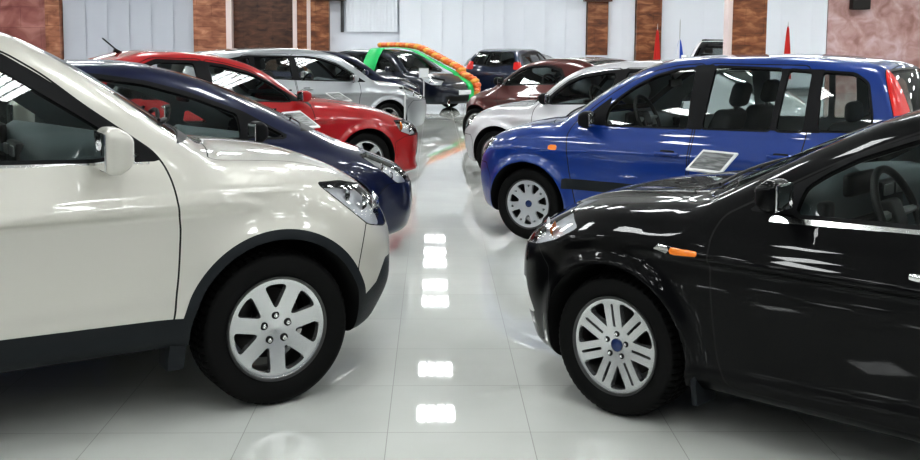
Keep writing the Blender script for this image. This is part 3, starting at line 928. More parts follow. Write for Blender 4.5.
FUSION = dict(name='compact_mpv_car', w=.86, belt=.98, H=1.60, rw=.30, rim=.205, ra=.355, wb=2.35, x0=-.74, x1=2.99, h=.022, tyrew=.19,
    top=[(-.8, .68), (-.68, .79), (-.57, .86), (-.42, .92), (-.15, .965), (.15, 1.0), (.4, 1.01), (2.9, 1.04)],
    gh=[(-.05, .80), (.20, .97), (.38, 1.085), (.55, 1.205), (.70, 1.30), (.86, 1.39), (1.03, 1.46), (1.25, 1.51), (1.6, 1.54), (2.0, 1.55), (2.4, 1.53), (2.62, 1.50), (2.72, 1.42), (2.80, 1.25), (2.88, 1.0), (2.92, .7)],
    nose=[(.1, -.55), (.3, -.65), (.5, -.685), (.65, -.67), (.8, -.61), (.95, -.44)],
    tail=[(.1, 2.9), (.4, 2.96), (.8, 2.97), (1.1, 2.93), (1.3, 2.87), (1.6, 2.74)],
    bot=[(-1, .22), (-.5, .20), (.5, .22), (2.0, .22), (3, .28)],
    sect=[(.15, .08), (.3, .03), (.5, .01), (.7, 0), (.85, .01), (.95, .03), (1.1, .08)],
    shift=[(-.5, .2), (1.1, .2), (1.7, 0), (2.3, 0), (2.7, -.06)], gin=.045, tumb=.24, gcur=.25, gplan=[(0, .06), (.6, .02), (1.2, 0), (2.2, 0), (2.8, .05)],
    crown=.06, kt=.15, kc=.18, sweep=.24, sn=2.6, rsweep=.12, rn=4, flare=.032, flw=.05, crease=[([(-1, .74), (3, .80)], .008, .04)],
    ws=(.30, 1.10), rws=(2.68, 2.84), rwz=1.08, hoodfront=-.60, hoodw=[(-1, .45), (-.5, .56), (0, .64), (.6, .70)],
    bumper=[(-1.3, .62), (-.42, .62), (-.36, .5), (-.33, .1), (-1.3, .1)], rbumper=[(2.65, .1), (2.67, .62), (3.2, .62), (3.2, .1)],
    fender=[('front_fender', [(-1.2, .62), (-.42, .62), (-.3, .4), (-.3, .15), (.46, .15), (.436, .365), (.386, .61), (.345, .93), (.40, 1.06), (-1.2, .95)])],
    doors=[('front_door', [(.46, .24), (.436, .365), (.386, .61), (.350, .90), (.38, .975), (.55, 1.13), (.70, 1.245), (.86, 1.345), (1.03, 1.42), (1.2, 1.46), (1.425, 1.48), (1.40, 1.0), (1.37, .6), (1.37, .24)]),
           ('rear_door', [(1.38, .24), (1.38, .6), (1.41, 1.0), (1.435, 1.48), (2.2, 1.48), (2.235, 1.0), (2.20, .8), (2.0, .6), (1.95, .24)])],
    black=[[(.42, .975), (.60, 1.13), (.64, 1.16), (.70, 1.21), (.68, .98)], [(1.345, .99), (1.34, 1.46), (1.50, 1.47), (1.47, .99)], [(2.05, 1.01), (2.07, 1.45), (2.30, 1.45), (2.32, 1.01)], [(1.93, 1.012), (1.965, 1.45), (2.10, 1.45), (2.10, 1.012)]],
    glass=[[(.665, .99), (.68, 1.11), (.78, 1.205), (.878, 1.28), (1.04, 1.37), (1.2, 1.42), (1.345, 1.435), (1.35, 1.0)],
           [(1.465, 1.005), (1.50, 1.45), (2.0, 1.44), (1.965, 1.015)], [(2.01, 1.015), (2.045, 1.44), (2.21, 1.43), (2.20, 1.02)],
           [(2.30, 1.03), (2.285, 1.43), (2.50, 1.42), (2.59, 1.36), (2.64, 1.14), (2.64, 1.04)]],
    lamps=[('headlight', [(-.36, .80), (-.42, .87), (-.8, .86), (-.8, .66), (-.5, .66)], .40), ('tail_light', [(2.68, 1.46), (2.80, 1.46), (2.92, 1.12), (2.93, .84), (2.80, .84), (2.78, 1.15)], .52)],
    bulbs=[(-.52, .76, .05, 'chrome')],
    extra=[('side_moulding', xz_band([(.33, .46), (.33, .545), (2.0, .545), (2.0, .46)]), 0), ('indicator', xz_band([(.20, .765), (.20, .808), (.28, .808), (.28, .765)]), 0),
           ('grille', nose_patch([(-.1, .80), (.34, .80), (.30, .68), (-.1, .68)]), 0)],
    mirror=(.56, 1.03, .13, .13), mirror_y=.05, mirror_d=.11, mirror_mat='rubber', handles=[(1.22, .80), (2.07, .83)], rimdef=RIMCAP, rim_mat='hubcap', spin=13, tailgate=(2.70, .62),
    interior=dict(dash=.72, dashz=1.02, sw=(.82, 1.02), seat=1.10, seatz=.55, backh=.58))
def place(px, th, side, S):
    """world location of a car whose near front tyre touches the floor at px, turned th degrees off the aisle's cross direction; side +1: right row, -1: left row"""
    x, y = px
    yt = S.get('ytrack', S['w'] - .035)
    t = R(th)
    inward = (math.sin(t), math.cos(t)) if side > 0 else (-math.sin(t), math.cos(t))
    loc = (x + inward[0] * yt, y + inward[1] * yt, 0)
    return loc, (-t if side > 0 else math.pi + t)
def var(base, **k):
    d = dict(base)
    for q in k.pop('drop', []): d.pop(q, None)
    d.update(k); return d

# dark blue family car beside the white one
BLUE2 = var(MONDEO, name='family_car', w=.89, belt=.95, H=1.53, rw=.315, ra=.36, wb=2.62, x0=-1.0, x1=3.45, h=.027,
    top=[(-1.02, .50), (-.95, .59), (-.86, .67), (-.70, .77), (-.5, .845), (-.3, .895), (0, .945), (.3, .975), (.8, .99), (3.4, 1.0)],
    gh=[(-.5, .70), (-.2, .85), (.10, 1.00), (.29, 1.10), (.5, 1.20), (.73, 1.30), (.96, 1.385), (1.19, 1.445), (1.42, 1.48), (1.76, 1.49), (2.2, 1.47), (2.8, 1.41), (3.1, 1.25), (3.3, .95)],
    sweep=.40, nose=[(.1, -.84), (.25, -.93), (.4, -.96), (.55, -.955), (.68, -.88), (.8, -.66)], tail=[(.1, 3.3), (.4, 3.4), (.8, 3.4), (1.1, 3.35)],
    bot=[(-1, .17), (-.5, .16), (.5, .2), (3.4, .25)], shift=[(-.5, .18), (1.2, .14), (1.8, 0), (2.4, 0), (3.2, -.1)], gplan=[(0, .05), (.8, .0), (2.0, 0), (3.3, .08)],
    crease=[([(-1, .60), (0, .74), (3.8, .84)], .010, .04)], ws=(.18, 1.25), rws=(2.9, 3.15), hoodfront=-.82, hoodcrease=(.5, .006),
    bumper=[(-1.3, .58), (-.46, .58), (-.36, .5), (-.33, .1), (-1.3, .1)], rbumper=[(3.0, .1), (3.0, .6), (3.6, .6), (3.6, .1)],
    fender=[('front_fender', [(-1.2, .58), (-.46, .58), (-.3, .4), (-.3, .15), (.56, .15), (.54, .5), (.55, .93), (.2, .99), (-1.2, .85)])],
    doors=[('front_door', [(.56, .24), (.54, .5), (.55, .93), (.56, 1.08), (.75, 1.19), (1.0, 1.29), (1.25, 1.36), (1.5, 1.40), (1.66, 1.42), (1.62, .98), (1.60, .24)]),
           ('rear_door', [(1.61, .24), (1.63, .98), (1.67, 1.42), (2.3, 1.40), (2.55, 1.3), (2.5, .95), (2.3, .7), (2.2, .24)])],
    black=[[(.27, .945), (.62, 1.145), (.95, 1.27), (1.25, 1.36), (1.6, 1.41), (2.3, 1.40), (2.7, 1.27), (2.85, 1.03), (1.6, .97)]],
    glass=[[(.33, .96), (.545, 1.085), (.55, .965)], [(.66, .97), (.66, 1.125), (.95, 1.24), (1.25, 1.33), (1.5, 1.37), (1.60, 1.38), (1.58, .985)],
           [(1.70, .99), (1.73, 1.38), (2.25, 1.365), (2.42, 1.28), (2.42, 1.01)]],
    lamps=[('headlight', [(-.26, .795), (-.42, .79), (-.7, .66), (-.80, .56), (-.55, .575), (-.46, .64)], .42)], bulbs=[(-.52, .62, .045, 'chrome'), (-.44, .69, .04, 'chrome')],
    extra=[('grille', nose_patch([(-.1, .56), (.36, .56), (.33, .46), (-.1, .44)]), 0), ('air_intake', nose_patch([(-.1, .34), (.5, .34), (.42, .22), (-.1, .20)]), 0)],
    mirror=(.60, 1.02, .16, .14), mirror_y=.09, mirror_mat='rubber', handles=[(1.46, .80), (2.3, .82)], flaps=None, rimdef=RIM5,
    interior=dict(dash=.82, dashz=.93, sw=(.98, .93), seat=1.55, seatz=.50))
# red sports saloon
RED = var(MONDEO, name='saloon_car', w=.88, belt=.975, H=1.56, rw=.315, ra=.355, wb=2.6, x0=-1.0, x1=3.55, h=.03,
    top=[(-1.04, .56), (-.97, .66), (-.86, .72), (-.62, .80), (-.26, .89), (.09, .96), (.5, 1.01), (.8, 1.03), (3.3, 1.03)],
    gh=[(.2, .72), (.5, .90), (.70, 1.03), (.82, 1.11), (.90, 1.17), (1.07, 1.285), (1.26, 1.375), (1.43, 1.43), (1.66, 1.475), (1.9, 1.50), (2.2, 1.505), (2.5, 1.45), (2.8, 1.31), (3.15, 1.08), (3.4, .95)],
    sweep=.38, nose=[(.1, -.92), (.17, -.95), (.24, -.92), (.4, -.94), (.55, -.95), (.68, -.91), (.78, -.75)], tail=[(.1, 3.4), (.4, 3.5), (.8, 3.5), (1.1, 3.45)],
    bot=[(-1, .13), (-.5, .13), (.5, .18), (3.4, .22)], shift=[(-.5, .12), (1.2, .12), (1.8, 0), (2.4, 0), (3.2, -.1)], gplan=[(0, .05), (.9, .0), (2.0, 0), (3.3, .10)],
    crease=[([(-1, .64), (0, .76), (3.8, .88)], .012, .035)], ws=(.72, 1.50), rws=(2.75, 3.15), hoodfront=-.84, hoodcrease=(.45, .006),
    bumper=[(-1.3, .56), (-.50, .56), (-.36, .5), (-.33, .1), (-1.3, .1)], rbumper=[(3.0, .1), (3.0, .6), (3.6, .6), (3.6, .1)],
    fender=[('front_fender', [(-1.2, .56), (-.50, .56), (-.3, .4), (-.3, .15), (.62, .15), (.60, .5), (.62, .93), (.66, 1.0), (-1.2, .9)])],
    doors=[('front_door', [(.63, .24), (.60, .5), (.63, .93), (.80, 1.03), (.90, 1.11), (1.07, 1.22), (1.26, 1.315), (1.5, 1.385), (1.72, 1.425), (1.72, 1.0), (1.70, .24)]),
           ('rear_door', [(1.71, .24), (1.73, 1.0), (1.73, 1.425), (2.25, 1.44), (2.5, 1.33), (2.55, .95), (2.4, .7), (2.25, .24)])],
    black=[[(.72, .975), (.92, 1.095), (1.07, 1.20), (1.26, 1.295), (1.5, 1.365), (1.75, 1.405), (2.2, 1.425), (2.6, 1.27), (2.85, 1.06), (1.7, 1.02)]],
    glass=[[(.86, .985), (.90, 1.065), (1.07, 1.18), (1.26, 1.27), (1.5, 1.335), (1.67, 1.365), (1.66, 1.02)],
           [(1.80, 1.03), (1.82, 1.38), (2.2, 1.39), (2.38, 1.31), (2.40, 1.05)], [(2.47, 1.05), (2.46, 1.27), (2.58, 1.21), (2.72, 1.08)]],
    lamps=[('headlight', [(-.36, .735), (-.62, .72), (-.75, .70), (-.80, .58), (-.60, .56), (-.42, .62)], .44)], bulbs=[(-.62, .63, .06, 'chrome'), (-.46, .665, .07, 'amber')],
    extra=[('air_intake', nose_patch([(.52, .46), (.66, .46), (.66, .32), (.55, .32)]), 0), ('grille', nose_patch([(-.1, .60), (.38, .60), (.46, .25), (-.1, .25)]), 0)],
    mirror=(.76, 1.04, .17, .12), mirror_y=.07, mirror_d=.11, handles=[(1.56, .83), (2.4, .86)], flaps=None, rimdef=RIM5,
    interior=dict(dash=1.15, dashz=.96, sw=(1.28, .95), seat=1.80, seatz=.50))
# silver family hatchback
SILVER = var(BLUE2, name='hatchback_car', w=.86, belt=.96, H=1.53, rw=.30, ra=.345, wb=2.6, x0=-1.06, x1=3.55, h=.035,
    top=[(-1.0, .64), (-.93, .73), (-.80, .80), (-.48, .885), (-.05, .935), (.3, .965), (.8, .98), (3.4, 1.0)],
    gh=[(-.3, .70), (.0, .87), (.2, .975), (.40, 1.11), (.60, 1.235), (.83, 1.365), (1.09, 1.43), (1.35, 1.46), (1.6, 1.475), (2.1, 1.465), (2.6, 1.43), (3.0, 1.34), (3.3, 1.12), (3.45, .9)],
    sweep=.38, nose=[(.1, -.90), (.25, -.98), (.45, -1.02), (.65, -1.0), (.8, -.80)], tail=[(.1, 3.35), (.4, 3.45), (.8, 3.47), (1.1, 3.4)],
    shift=[(-.5, .16), (1.2, .12), (1.8, 0), (2.4, 0), (3.2, -.1)], ws=(.22, 1.05), rws=(3.05, 3.3), hoodfront=-.80,
    bumper=[(-1.3, .62), (-.46, .62), (-.36, .5), (-.33, .1), (-1.3, .1)],
    fender=[('front_fender', [(-1.2, .62), (-.46, .62), (-.3, .4), (-.3, .15), (.56, .15), (.54, .5), (.50, .9), (.3, .96), (-1.2, .85)])],
    doors=[('front_door', [(.56, .24), (.54, .5), (.50, .90), (.56, 1.06), (.72, 1.17), (.87, 1.26), (1.1, 1.34), (1.35, 1.37), (1.60, 1.385), (1.60, .98), (1.58, .24)]),
           ('rear_door', [(1.59, .24), (1.61, .98), (1.61, 1.385), (2.35, 1.38), (2.5, 1.3), (2.5, .95), (2.4, .7), (2.25, .24)])],
    black=[[(.38, .93), (.58, 1.06), (.72, 1.155), (.87, 1.245), (1.1, 1.32), (1.35, 1.355), (2.3, 1.365), (2.8, 1.28), (3.0, 1.08), (1.6, .98)]],
    glass=[[(.60, .955), (.62, 1.06), (.87, 1.21), (1.1, 1.29), (1.35, 1.325), (1.53, 1.33), (1.52, .99)], [(1.64, 1.0), (1.64, 1.335), (2.2, 1.335), (2.2, 1.03)],
           [(2.28, 1.04), (2.28, 1.33), (2.6, 1.29), (2.8, 1.18), (2.85, 1.08)]],
    lamps=[('headlight', [(-.22, .83), (-.40, .84), (-.72, .76), (-.80, .64), (-.60, .64), (-.44, .70)], .40)], bulbs=[(-.52, .71, .05, 'chrome')],
    extra=[('grille', nose_patch([(-.1, .64), (.34, .64), (.3, .54), (-.1, .54)]), 0), ('air_intake', nose_patch([(-.1, .36), (.5, .36), (.42, .24), (-.1, .22)]), 0)],
    mirror=(.66, 1.0, .16, .12), mirror_mat='paint', handles=[(1.44, .84), (2.35, .87)], interior=dict(dash=.82, dashz=.93, seat=1.5, seatz=.52, simple=True))
# white small saloon
WHITE = var(RED, name='small_car', w=.85, belt=.925, H=1.50, rw=.30, ra=.345, wb=2.45, x0=-.88, x1=3.4, h=.03,
    top=[(-.92, .54), (-.84, .66), (-.74, .73), (-.58, .80), (-.35, .86), (-.05, .90), (.4, .93), (.7, .945), (3.3, .98)],
    gh=[(-.1, .62), (.2, .79), (.40, .93), (.55, 1.06), (.70, 1.18), (.82, 1.26), (.99, 1.335), (1.22, 1.385), (1.5, 1.415), (1.75, 1.425), (2.2, 1.41), (2.6, 1.27), (3.0, 1.05), (3.2, .9)],
    sweep=.36, nose=[(.1, -.62), (.25, -.70), (.45, -.755), (.6, -.74), (.72, -.67), (.85, -.5)], tail=[(.1, 3.2), (.4, 3.3), (.8, 3.3), (1.1, 3.25)],
    ws=(.42, 1.12), rws=(2.5, 2.9), hoodfront=-.66, shift=[(-.5, .14), (1.0, .12), (1.8, 0), (2.4, 0), (3.2, -.1)], bot=[(-1, .2), (-.5, .18), (.5, .2), (3.4, .24)],
    bumper=[(-1.3, .52), (-.40, .52), (-.36, .45), (-.33, .1), (-1.3, .1)],
    fender=[('front_fender', [(-1.2, .52), (-.40, .52), (-.3, .4), (-.3, .15), (.50, .15), (.48, .5), (.46, .9), (.42, .95), (-1.2, .85)])],
    doors=[('front_door', [(.50, .24), (.48, .5), (.47, .88), (.62, 1.02), (.74, 1.13), (.84, 1.21), (1.0, 1.28), (1.25, 1.325), (1.46, 1.34), (1.44, .96), (1.42, .24)]),
           ('rear_door', [(1.43, .24), (1.45, .96), (1.47, 1.34), (1.9, 1.35), (2.2, 1.28), (2.2, .95), (2.1, .7), (1.98, .24)])],
    black=[[(.55, .915), (.66, 1.035), (.75, 1.115), (.84, 1.19), (1.0, 1.26), (1.25, 1.305), (1.5, 1.33), (1.9, 1.335), (2.2, 1.26), (2.35, 1.02), (1.4, .955)]],
    glass=[[(.66, .93), (.69, 1.01), (.82, 1.135), (1.0, 1.225), (1.25, 1.27), (1.39, 1.285), (1.38, .96)], [(1.50, .97), (1.52, 1.30), (1.88, 1.305), (2.08, 1.24), (2.1, .99)]],
    lamps=[('headlight', [(-.34, .77), (-.50, .74), (-.80, .66), (-.84, .56), (-.56, .56), (-.44, .63)], .40)], bulbs=[(-.60, .64, .05, 'chrome')],
    extra=[('air_intake', nose_patch([(-.1, .36), (.5, .36), (.42, .24), (-.1, .22)], -.2), 0)],
    mirror=(.64, .985, .12, .12), mirror_y=.045, mirror_d=.10, mirror_mat='rubber', handles=[(1.28, .80), (2.05, .82)], interior=dict(dash=.95, dashz=.92, sw=(1.05, .95), seat=1.5, seatz=.48))
DARKRED = var(WHITE, name='saloon_car', nose=[(.1, -.46), (.25, -.52), (.45, -.56), (.6, -.55), (.72, -.50), (.85, -.35)], w=.84, belt=.95, H=1.46, x0=-.88, h=.035,
    top=[(-.75, .60), (-.66, .70), (-.5, .79), (-.3, .865), (-.1, .90), (.3, .93), (.7, .95), (3.3, .98)],
    gh=[(-.2, .68), (.1, .86), (.30, .99), (.45, 1.08), (.62, 1.19), (.74, 1.26), (.88, 1.31), (1.05, 1.35), (1.3, 1.375), (1.55, 1.38), (1.8, 1.35), (2.2, 1.22), (2.6, 1.06), (3.2, .9)],
    glass=[[(.52, .96), (.56, 1.04), (.72, 1.16), (.92, 1.23), (1.2, 1.25), (1.45, 1.20), (1.56, 1.10), (1.52, 1.02)]],
    black=[[(.44, .95), (.60, 1.10), (.80, 1.21), (1.0, 1.255), (1.3, 1.265), (1.5, 1.215), (1.63, 1.08), (1.58, 1.0)]], rws=(1.85, 2.35), ws=(.28, .98),
    doors=[('front_door', [(.50, .24), (.48, .5), (.42, .88), (.44, .95), (.60, 1.11), (.80, 1.22), (1.0, 1.27), (1.08, 1.28), (1.08, .24)]), ('rear_door', [(1.09, .24), (1.09, 1.28), (1.3, 1.28), (1.5, 1.23), (1.66, 1.06), (1.8, .8), (1.8, .24)])],
    mirror=(.50, 1.02, .15, .12))
# sport-utility car seen from behind / side
NAVY = var(CRV, name='utility_car', h=.045, flaps=None, wipers=False, interior=dict(simple=True, seatz=.72, seat=1.6), handles=[(1.36, .98)],
    lamps=CRV['lamps'] + [('tail_light', [(3.40, 1.36), (3.8, 1.36), (3.8, 1.12), (3.45, 1.12)], .55)], rimdef=RIM5)
WHITESUV = var(CRV, name='offroad_car', h=.05, flaps=None, wipers=False, interior=dict(simple=True, seatz=.72, seat=1.6), rimdef=RIM5)
BLACK = var(SILVER, name='decorated_car', h=.035, extra=[('grille', nose_patch([(-.1, .66), (.38, .66), (.34, .54), (-.1, .54)]), 0), ('air_intake', nose_patch([(-.1, .36), (.6, .36), (.52, .24), (-.1, .22)]), 0)])
CAMZ = 1.66
def cam_axes():
    F = 1060.; yaw, pit, roll = R(1.46), R(6), R(.4); SHp = (230 - 37) - F * math.tan(pit)
    fw = Vector((math.sin(yaw) * math.cos(pit), math.cos(yaw) * math.cos(pit), -math.sin(pit)))
    r = Vector((math.cos(yaw), -math.sin(yaw), 0)); u = r.cross(fw)
    return F, SHp, math.cos(roll) * r + math.sin(roll) * u, -math.sin(roll) * r + math.cos(roll) * u, fw
def sight(px, py, Y):
    """where something seen at (px, py) stands if it is Y metres down the hall"""
    F, SHp, r, u, fw = cam_axes()
    d = fw + r * ((px - 460) / F) + u * ((230 - SHp - py) / F)
    return Vector((0, 0, CAMZ)) + d * (Y / d.y)
def setup_cam():
    F = 1060.; yaw, pit, roll = R(1.46), R(6), R(.4); SHp = (230 - 37) - F * math.tan(pit)
    fw = Vector((math.sin(yaw) * math.cos(pit), math.cos(yaw) * math.cos(pit), -math.sin(pit)))
    r = Vector((math.cos(yaw), -math.sin(yaw), 0)); u = r.cross(fw)
    r2 = math.cos(roll) * r + math.sin(roll) * u; u2 = -math.sin(roll) * r + math.cos(roll) * u
    cd = bpy.data.cameras.new('camera'); co = bpy.data.objects.new('camera', cd); COL.objects.link(co)
    M = Matrix.Identity(4)
    for i in range(3): M[i][0] = r2[i]; M[i][1] = u2[i]; M[i][2] = -fw[i]; 
    M[2][3] = CAMZ
    co.matrix_world = M
    cd.sensor_width = 36; cd.lens = F / 920 * 36; cd.shift_y = -SHp / 920
    cd.clip_end = 200
    bpy.context.scene.camera = co
# ------------------------------------------------------------------ room
def node_mat(name):
    m = bpy.data.materials.new(name); m.use_nodes = True
    return m, m.node_tree, m.node_tree.nodes['Principled BSDF']
def N_(nt, t, **k):
    n = nt.nodes.new(t)
    for a, b in k.items(): setattr(n, a, b)
    return n
def ramp(nt, cols):
    r = nt.nodes.new('ShaderNodeValToRGB'); e = r.color_ramp.elements
    while len(e) < len(cols): e.new(.5)
    for i, (p, c) in enumerate(cols): e[i].position = p; e[i].color = (*c, 1)
    return r
def math_(nt, op, a, b=None):
    n = nt.nodes.new('ShaderNodeMath'); n.operation = op
    for i, v in enumerate((a, b)):
        if v is None: continue
        if isinstance(v, (int, float)): n.inputs[i].default_value = v
        else: nt.links.new(v, n.inputs[i])
    return n.outputs[0]

def floor_mat():
    m, nt, b = node_mat('porcelain_floor_tiles')
    tc = N_(nt, 'ShaderNodeTexCoord'); sp = N_(nt, 'ShaderNodeSeparateXYZ'); nt.links.new(tc.outputs['Object'], sp.inputs[0])
    def line(o, off, per):
        q = math_(nt, 'FLOORED_MODULO', math_(nt, 'ADD', o, -off), per)
        d = math_(nt, 'MINIMUM', q, math_(nt, 'SUBTRACT', per, q))
        return math_(nt, 'LESS_THAN', d, .0019)
    g = math_(nt, 'MAXIMUM', line(sp.outputs[0], -.187, .6035), line(sp.outputs[1], 4.325, .602))
    # each tile slightly different
    ix = math_(nt, 'FLOOR', math_(nt, 'DIVIDE', math_(nt, 'ADD', sp.outputs[0], .187), .6035)); iy = math_(nt, 'FLOOR', math_(nt, 'DIVIDE', math_(nt, 'ADD', sp.outputs[1], -4.325), .602))
    cb = N_(nt, 'ShaderNodeCombineXYZ'); nt.links.new(ix, cb.inputs[0]); nt.links.new(iy, cb.inputs[1])
    wn = N_(nt, 'ShaderNodeTexWhiteNoise'); nt.links.new(cb.outputs[0], wn.inputs[0])
    no = N_(nt, 'ShaderNodeTexNoise'); no.inputs['Scale'].default_value = 2.2; no.inputs['Detail'].default_value = 5; nt.links.new(tc.outputs['Object'], no.inputs['Vector'])
    s = math_(nt, 'ADD', math_(nt, 'MULTIPLY', wn.outputs['Value'], .25), math_(nt, 'MULTIPLY', no.outputs['Fac'], .75))
    r = ramp(nt, [(.2, (.57, .585, .555)), (.8, (.66, .675, .645))]); nt.links.new(s, r.inputs[0])
    mx = N_(nt, 'ShaderNodeMix', data_type='RGBA'); nt.links.new(g, mx.inputs[0]); nt.links.new(r.outputs[0], mx.inputs[6]); mx.inputs[7].default_value = (.27, .27, .25, 1)
    nt.links.new(mx.outputs[2], b.inputs['Base Color'])
    nt.links.new(math_(nt, 'ADD', math_(nt, 'MULTIPLY', g, .5), .03), b.inputs['Roughness'])
    b.inputs['IOR'].default_value = 1.55
    return m

def stone_mat(name, cols, sc=(3, 3, 14), rough=.35, brick=None):
    m, nt, b = node_mat(name)
    tc = N_(nt, 'ShaderNodeTexCoord'); mp = N_(nt, 'ShaderNodeMapping'); mp.inputs['Scale'].default_value = sc; nt.links.new(tc.outputs['Object'], mp.inputs[0])
    no = N_(nt, 'ShaderNodeTexNoise'); no.inputs['Scale'].default_value = 1.; no.inputs['Detail'].default_value = 6; no.inputs['Distortion'].default_value = .6; nt.links.new(mp.outputs[0], no.inputs['Vector'])
    r = ramp(nt, cols); nt.links.new(no.outputs['Fac'], r.inputs[0]); src = r.outputs[0]
    if brick:
        bk = N_(nt, 'ShaderNodeTexBrick'); bk.inputs['Scale'].default_value = 1.; bk.inputs['Brick Width'].default_value = brick[0]; bk.inputs['Row Height'].default_value = brick[1]; bk.inputs['Mortar Size'].default_value = .006
        bk.inputs['Color1'].default_value = (1, 1, 1, 1); bk.inputs['Color2'].default_value = (.80, .78, .76, 1); bk.inputs['Mortar'].default_value = (.55, .5, .48, 1)
        rot = N_(nt, 'ShaderNodeMapping'); rot.inputs['Rotation'].default_value = (R(90), 0, 0); nt.links.new(tc.outputs['Object'], rot.inputs[0]); nt.links.new(rot.outputs[0], bk.inputs['Vector'])
        mx = N_(nt, 'ShaderNodeMix', data_type='RGBA', blend_type='MULTIPLY'); mx.inputs[0].default_value = 1; nt.links.new(src, mx.inputs[6]); nt.links.new(bk.outputs['Color'], mx.inputs[7]); src = mx.outputs[2]
    nt.links.new(src, b.inputs['Base Color']); b.inputs['Roughness'].default_value = rough
    return m

WY = 33.0
def wx(px, Y=WY, py=30): return sight(px, py, Y)[0]
def wz(py, Y=WY, px=460): return sight(px, py, Y)[2]
def struct(o): o['kind'] = 'structure'; return o

def build_room():
    HC = 4.2
    b = MB(); b.box((0, 13, -.05), (40, 44, .1)); fo = struct(b.obj('floor', floor_mat()))
    fo.data.transform(Matrix.Identity(4))
    wallm = mat('painted_wall', (.74, .77, .84), .8, bump=(30, .2))
    b = MB(); b.box((0, WY + .15, HC / 2), (40, .3, HC)); struct(b.obj('wall_back', wallm))
    b = MB(); b.box((-19.9, 12.9, HC / 2), (.2, 40.1, HC)); struct(b.obj('wall_left', mat('side_wall', (.45, .45, .46), .8, bump=(30, .2))))
    b = MB(); b.box((19.9, 12.9, HC / 2), (.2, 40.1, HC)); struct(b.obj('wall_right', mat('side_wall_right', (.45, .45, .46), .8, bump=(30, .2))))
    b = MB(); b.box((0, 12.9, HC + .05), (40, 40.5, .1)); struct(b.obj('ceiling', mat('ceiling_tiles', (.55, .55, .55), .9, bump=(20, .2))))
    # skirting along the back wall
    b = MB(); b.box((0, WY - .01, .06), (39, .02, .12)); struct(b.obj('baseboard_back', mat('grey_skirting', (.30, .30, .31), .4)))
    brown = stone_mat('brown_stone', [(.3, (.11, .033, .014)), (.5, (.24, .085, .035)), (.7, (.46, .21, .10))], (2.5, 2.5, 7), .35, (.9, .30))
    orange = stone_mat('orange_stone', [(.3, (.20, .072, .04)), (.5, (.34, .135, .075)), (.7, (.52, .25, .15))], (2.5, 2.5, 7), .4, (.9, .32))
    dkbrown = stone_mat('dark_brown_stone', [(.3, (.035, .014, .009)), (.7, (.15, .065, .038))], (3, 3, 8), .3, (.9, .30))
    redst = stone_mat('red_marble', [(.3, (.22, .065, .055)), (.5, (.34, .13, .115)), (.7, (.50, .24, .21))], (1.5, 1.5, 2.2), .3, (1.2, .62))
    pink = stone_mat('pink_marble', [(.3, (.38, .21, .18)), (.5, (.55, .35, .33)), (.7, (.70, .54, .56))], (2.6, 2.6, 2.6), .3)
    strip = mat('pink_white_trim', (.72, .60, .58), .5, bump=(60, .1))
    def slab(name, x0, x1, m, d=.12, z0=0., z1=HC, Y=WY):
        a, c = wx(x0, Y), wx(x1, Y)
        bb = MB(); bb.box(((a + c) / 2, Y - d / 2, (z0 + z1) / 2), (abs(c - a), d, z1 - z0))
        return struct(bb.obj(name, m, smooth=False))
    slab('wall_stone', -170, 49.5, redst, .10)
    slab('stone_pillar', 49.5, 63.5, orange, .35)
    slab('stone_pillar', 196, 228.5, orange, .35)
    slab('trim_1', 228.5, 234, strip, .38)
    slab('wall_recess', 234, 294, dkbrown, .06)
    slab('trim_2', 294, 298, strip, .3)
    slab('brick_pillar', 298, 308, brown, .22)
    slab('trim_3', 308, 312, strip, .3)
    slab('brick_pillar', 312, 330, brown, .35)
    slab('brick_pillar', 586, 606, brown, .35, z0=wz(54))
    b = MB(); b.box((wx(595.5), WY - .25, wz(-1.5)), (.84, .55, .14)); struct(b.obj('trim_4', dkbrown))
    b = MB(); b.box((wx(331), WY - .27, wz(-1)), (.95, .56, .16)); struct(b.obj('trim_5', dkbrown))
    slab('trim_8', 585, 607, wallm, .33, z1=wz(54))
    slab('brick_pillar', 634.5, 659, brown, .35)
    slab('trim_6', 723.5, 728, strip, .38, Y=26.4)
    slab('brick_pillar', 728, 761.5, brown, .40, Y=26.4)
    slab('wall_marble', 826, 1110, pink, .12)
    b = MB(); b.rbox((wx(855), WY - .30, wz(0)), (.56, .32, .42), .03, n=6)
    o = b.obj('wall_speaker', mat('black_box', (.012, .01, .009), .5)); tag(o, 'small black box fixed high on the pink marble wall', 'speaker')
    # vertical blinds between the pillars
    def blind(x0, x1, zb, zt, cols, lab, sp=.127, Y=WY - .12, amp=.010):
        root = empty('vertical_blind', ((wx(x0) + wx(x1)) / 2, Y, zb)); tag(root, lab, 'blind', 'pale vertical blinds along the back wall')
        a, c = wx(x0) + .02, wx(x1) - .02; n = max(2, int((c - a) / sp))
        V, F, mi = [], [], []
        for i in range(n):
            xa = a + (c - a) * i / n; xb = a + (c - a) * (i + 1) / n
            for k in range(5):
                t = k / 4; x = xa + (xb - xa) * t * 1.04
                y = amp * (4 * t * (1 - t)) - amp * 2.2 * t
                V += [(x - root.location.x, y, .02), (x - root.location.x, y, zt - zb - .05)]
            for k in range(4):
                q = i * 10 + k * 2; F.append((q, q + 2, q + 3, q + 1))
        mobj('slats', V, F, cols, root, smooth=True)
        bb = MB(); bb.box(((0), .0, zt - zb - .02), (c - a, .06, .05)); bb.obj('head_rail', BASE['silver'], root)
        return root
    white = mat('white_blind', (.84, .87, .93), .85); grey = mat('grey_blind', (.50, .52, .58), .85)
    blind(64, 196, .15, HC - .25, grey, 'grey vertical blind between the two orange stone pillars', .62, amp=.02)
    blind(346, 398, wz(33), HC - .25, white, 'fine pleated white blind above the pale panel, behind the decorated car', .10)
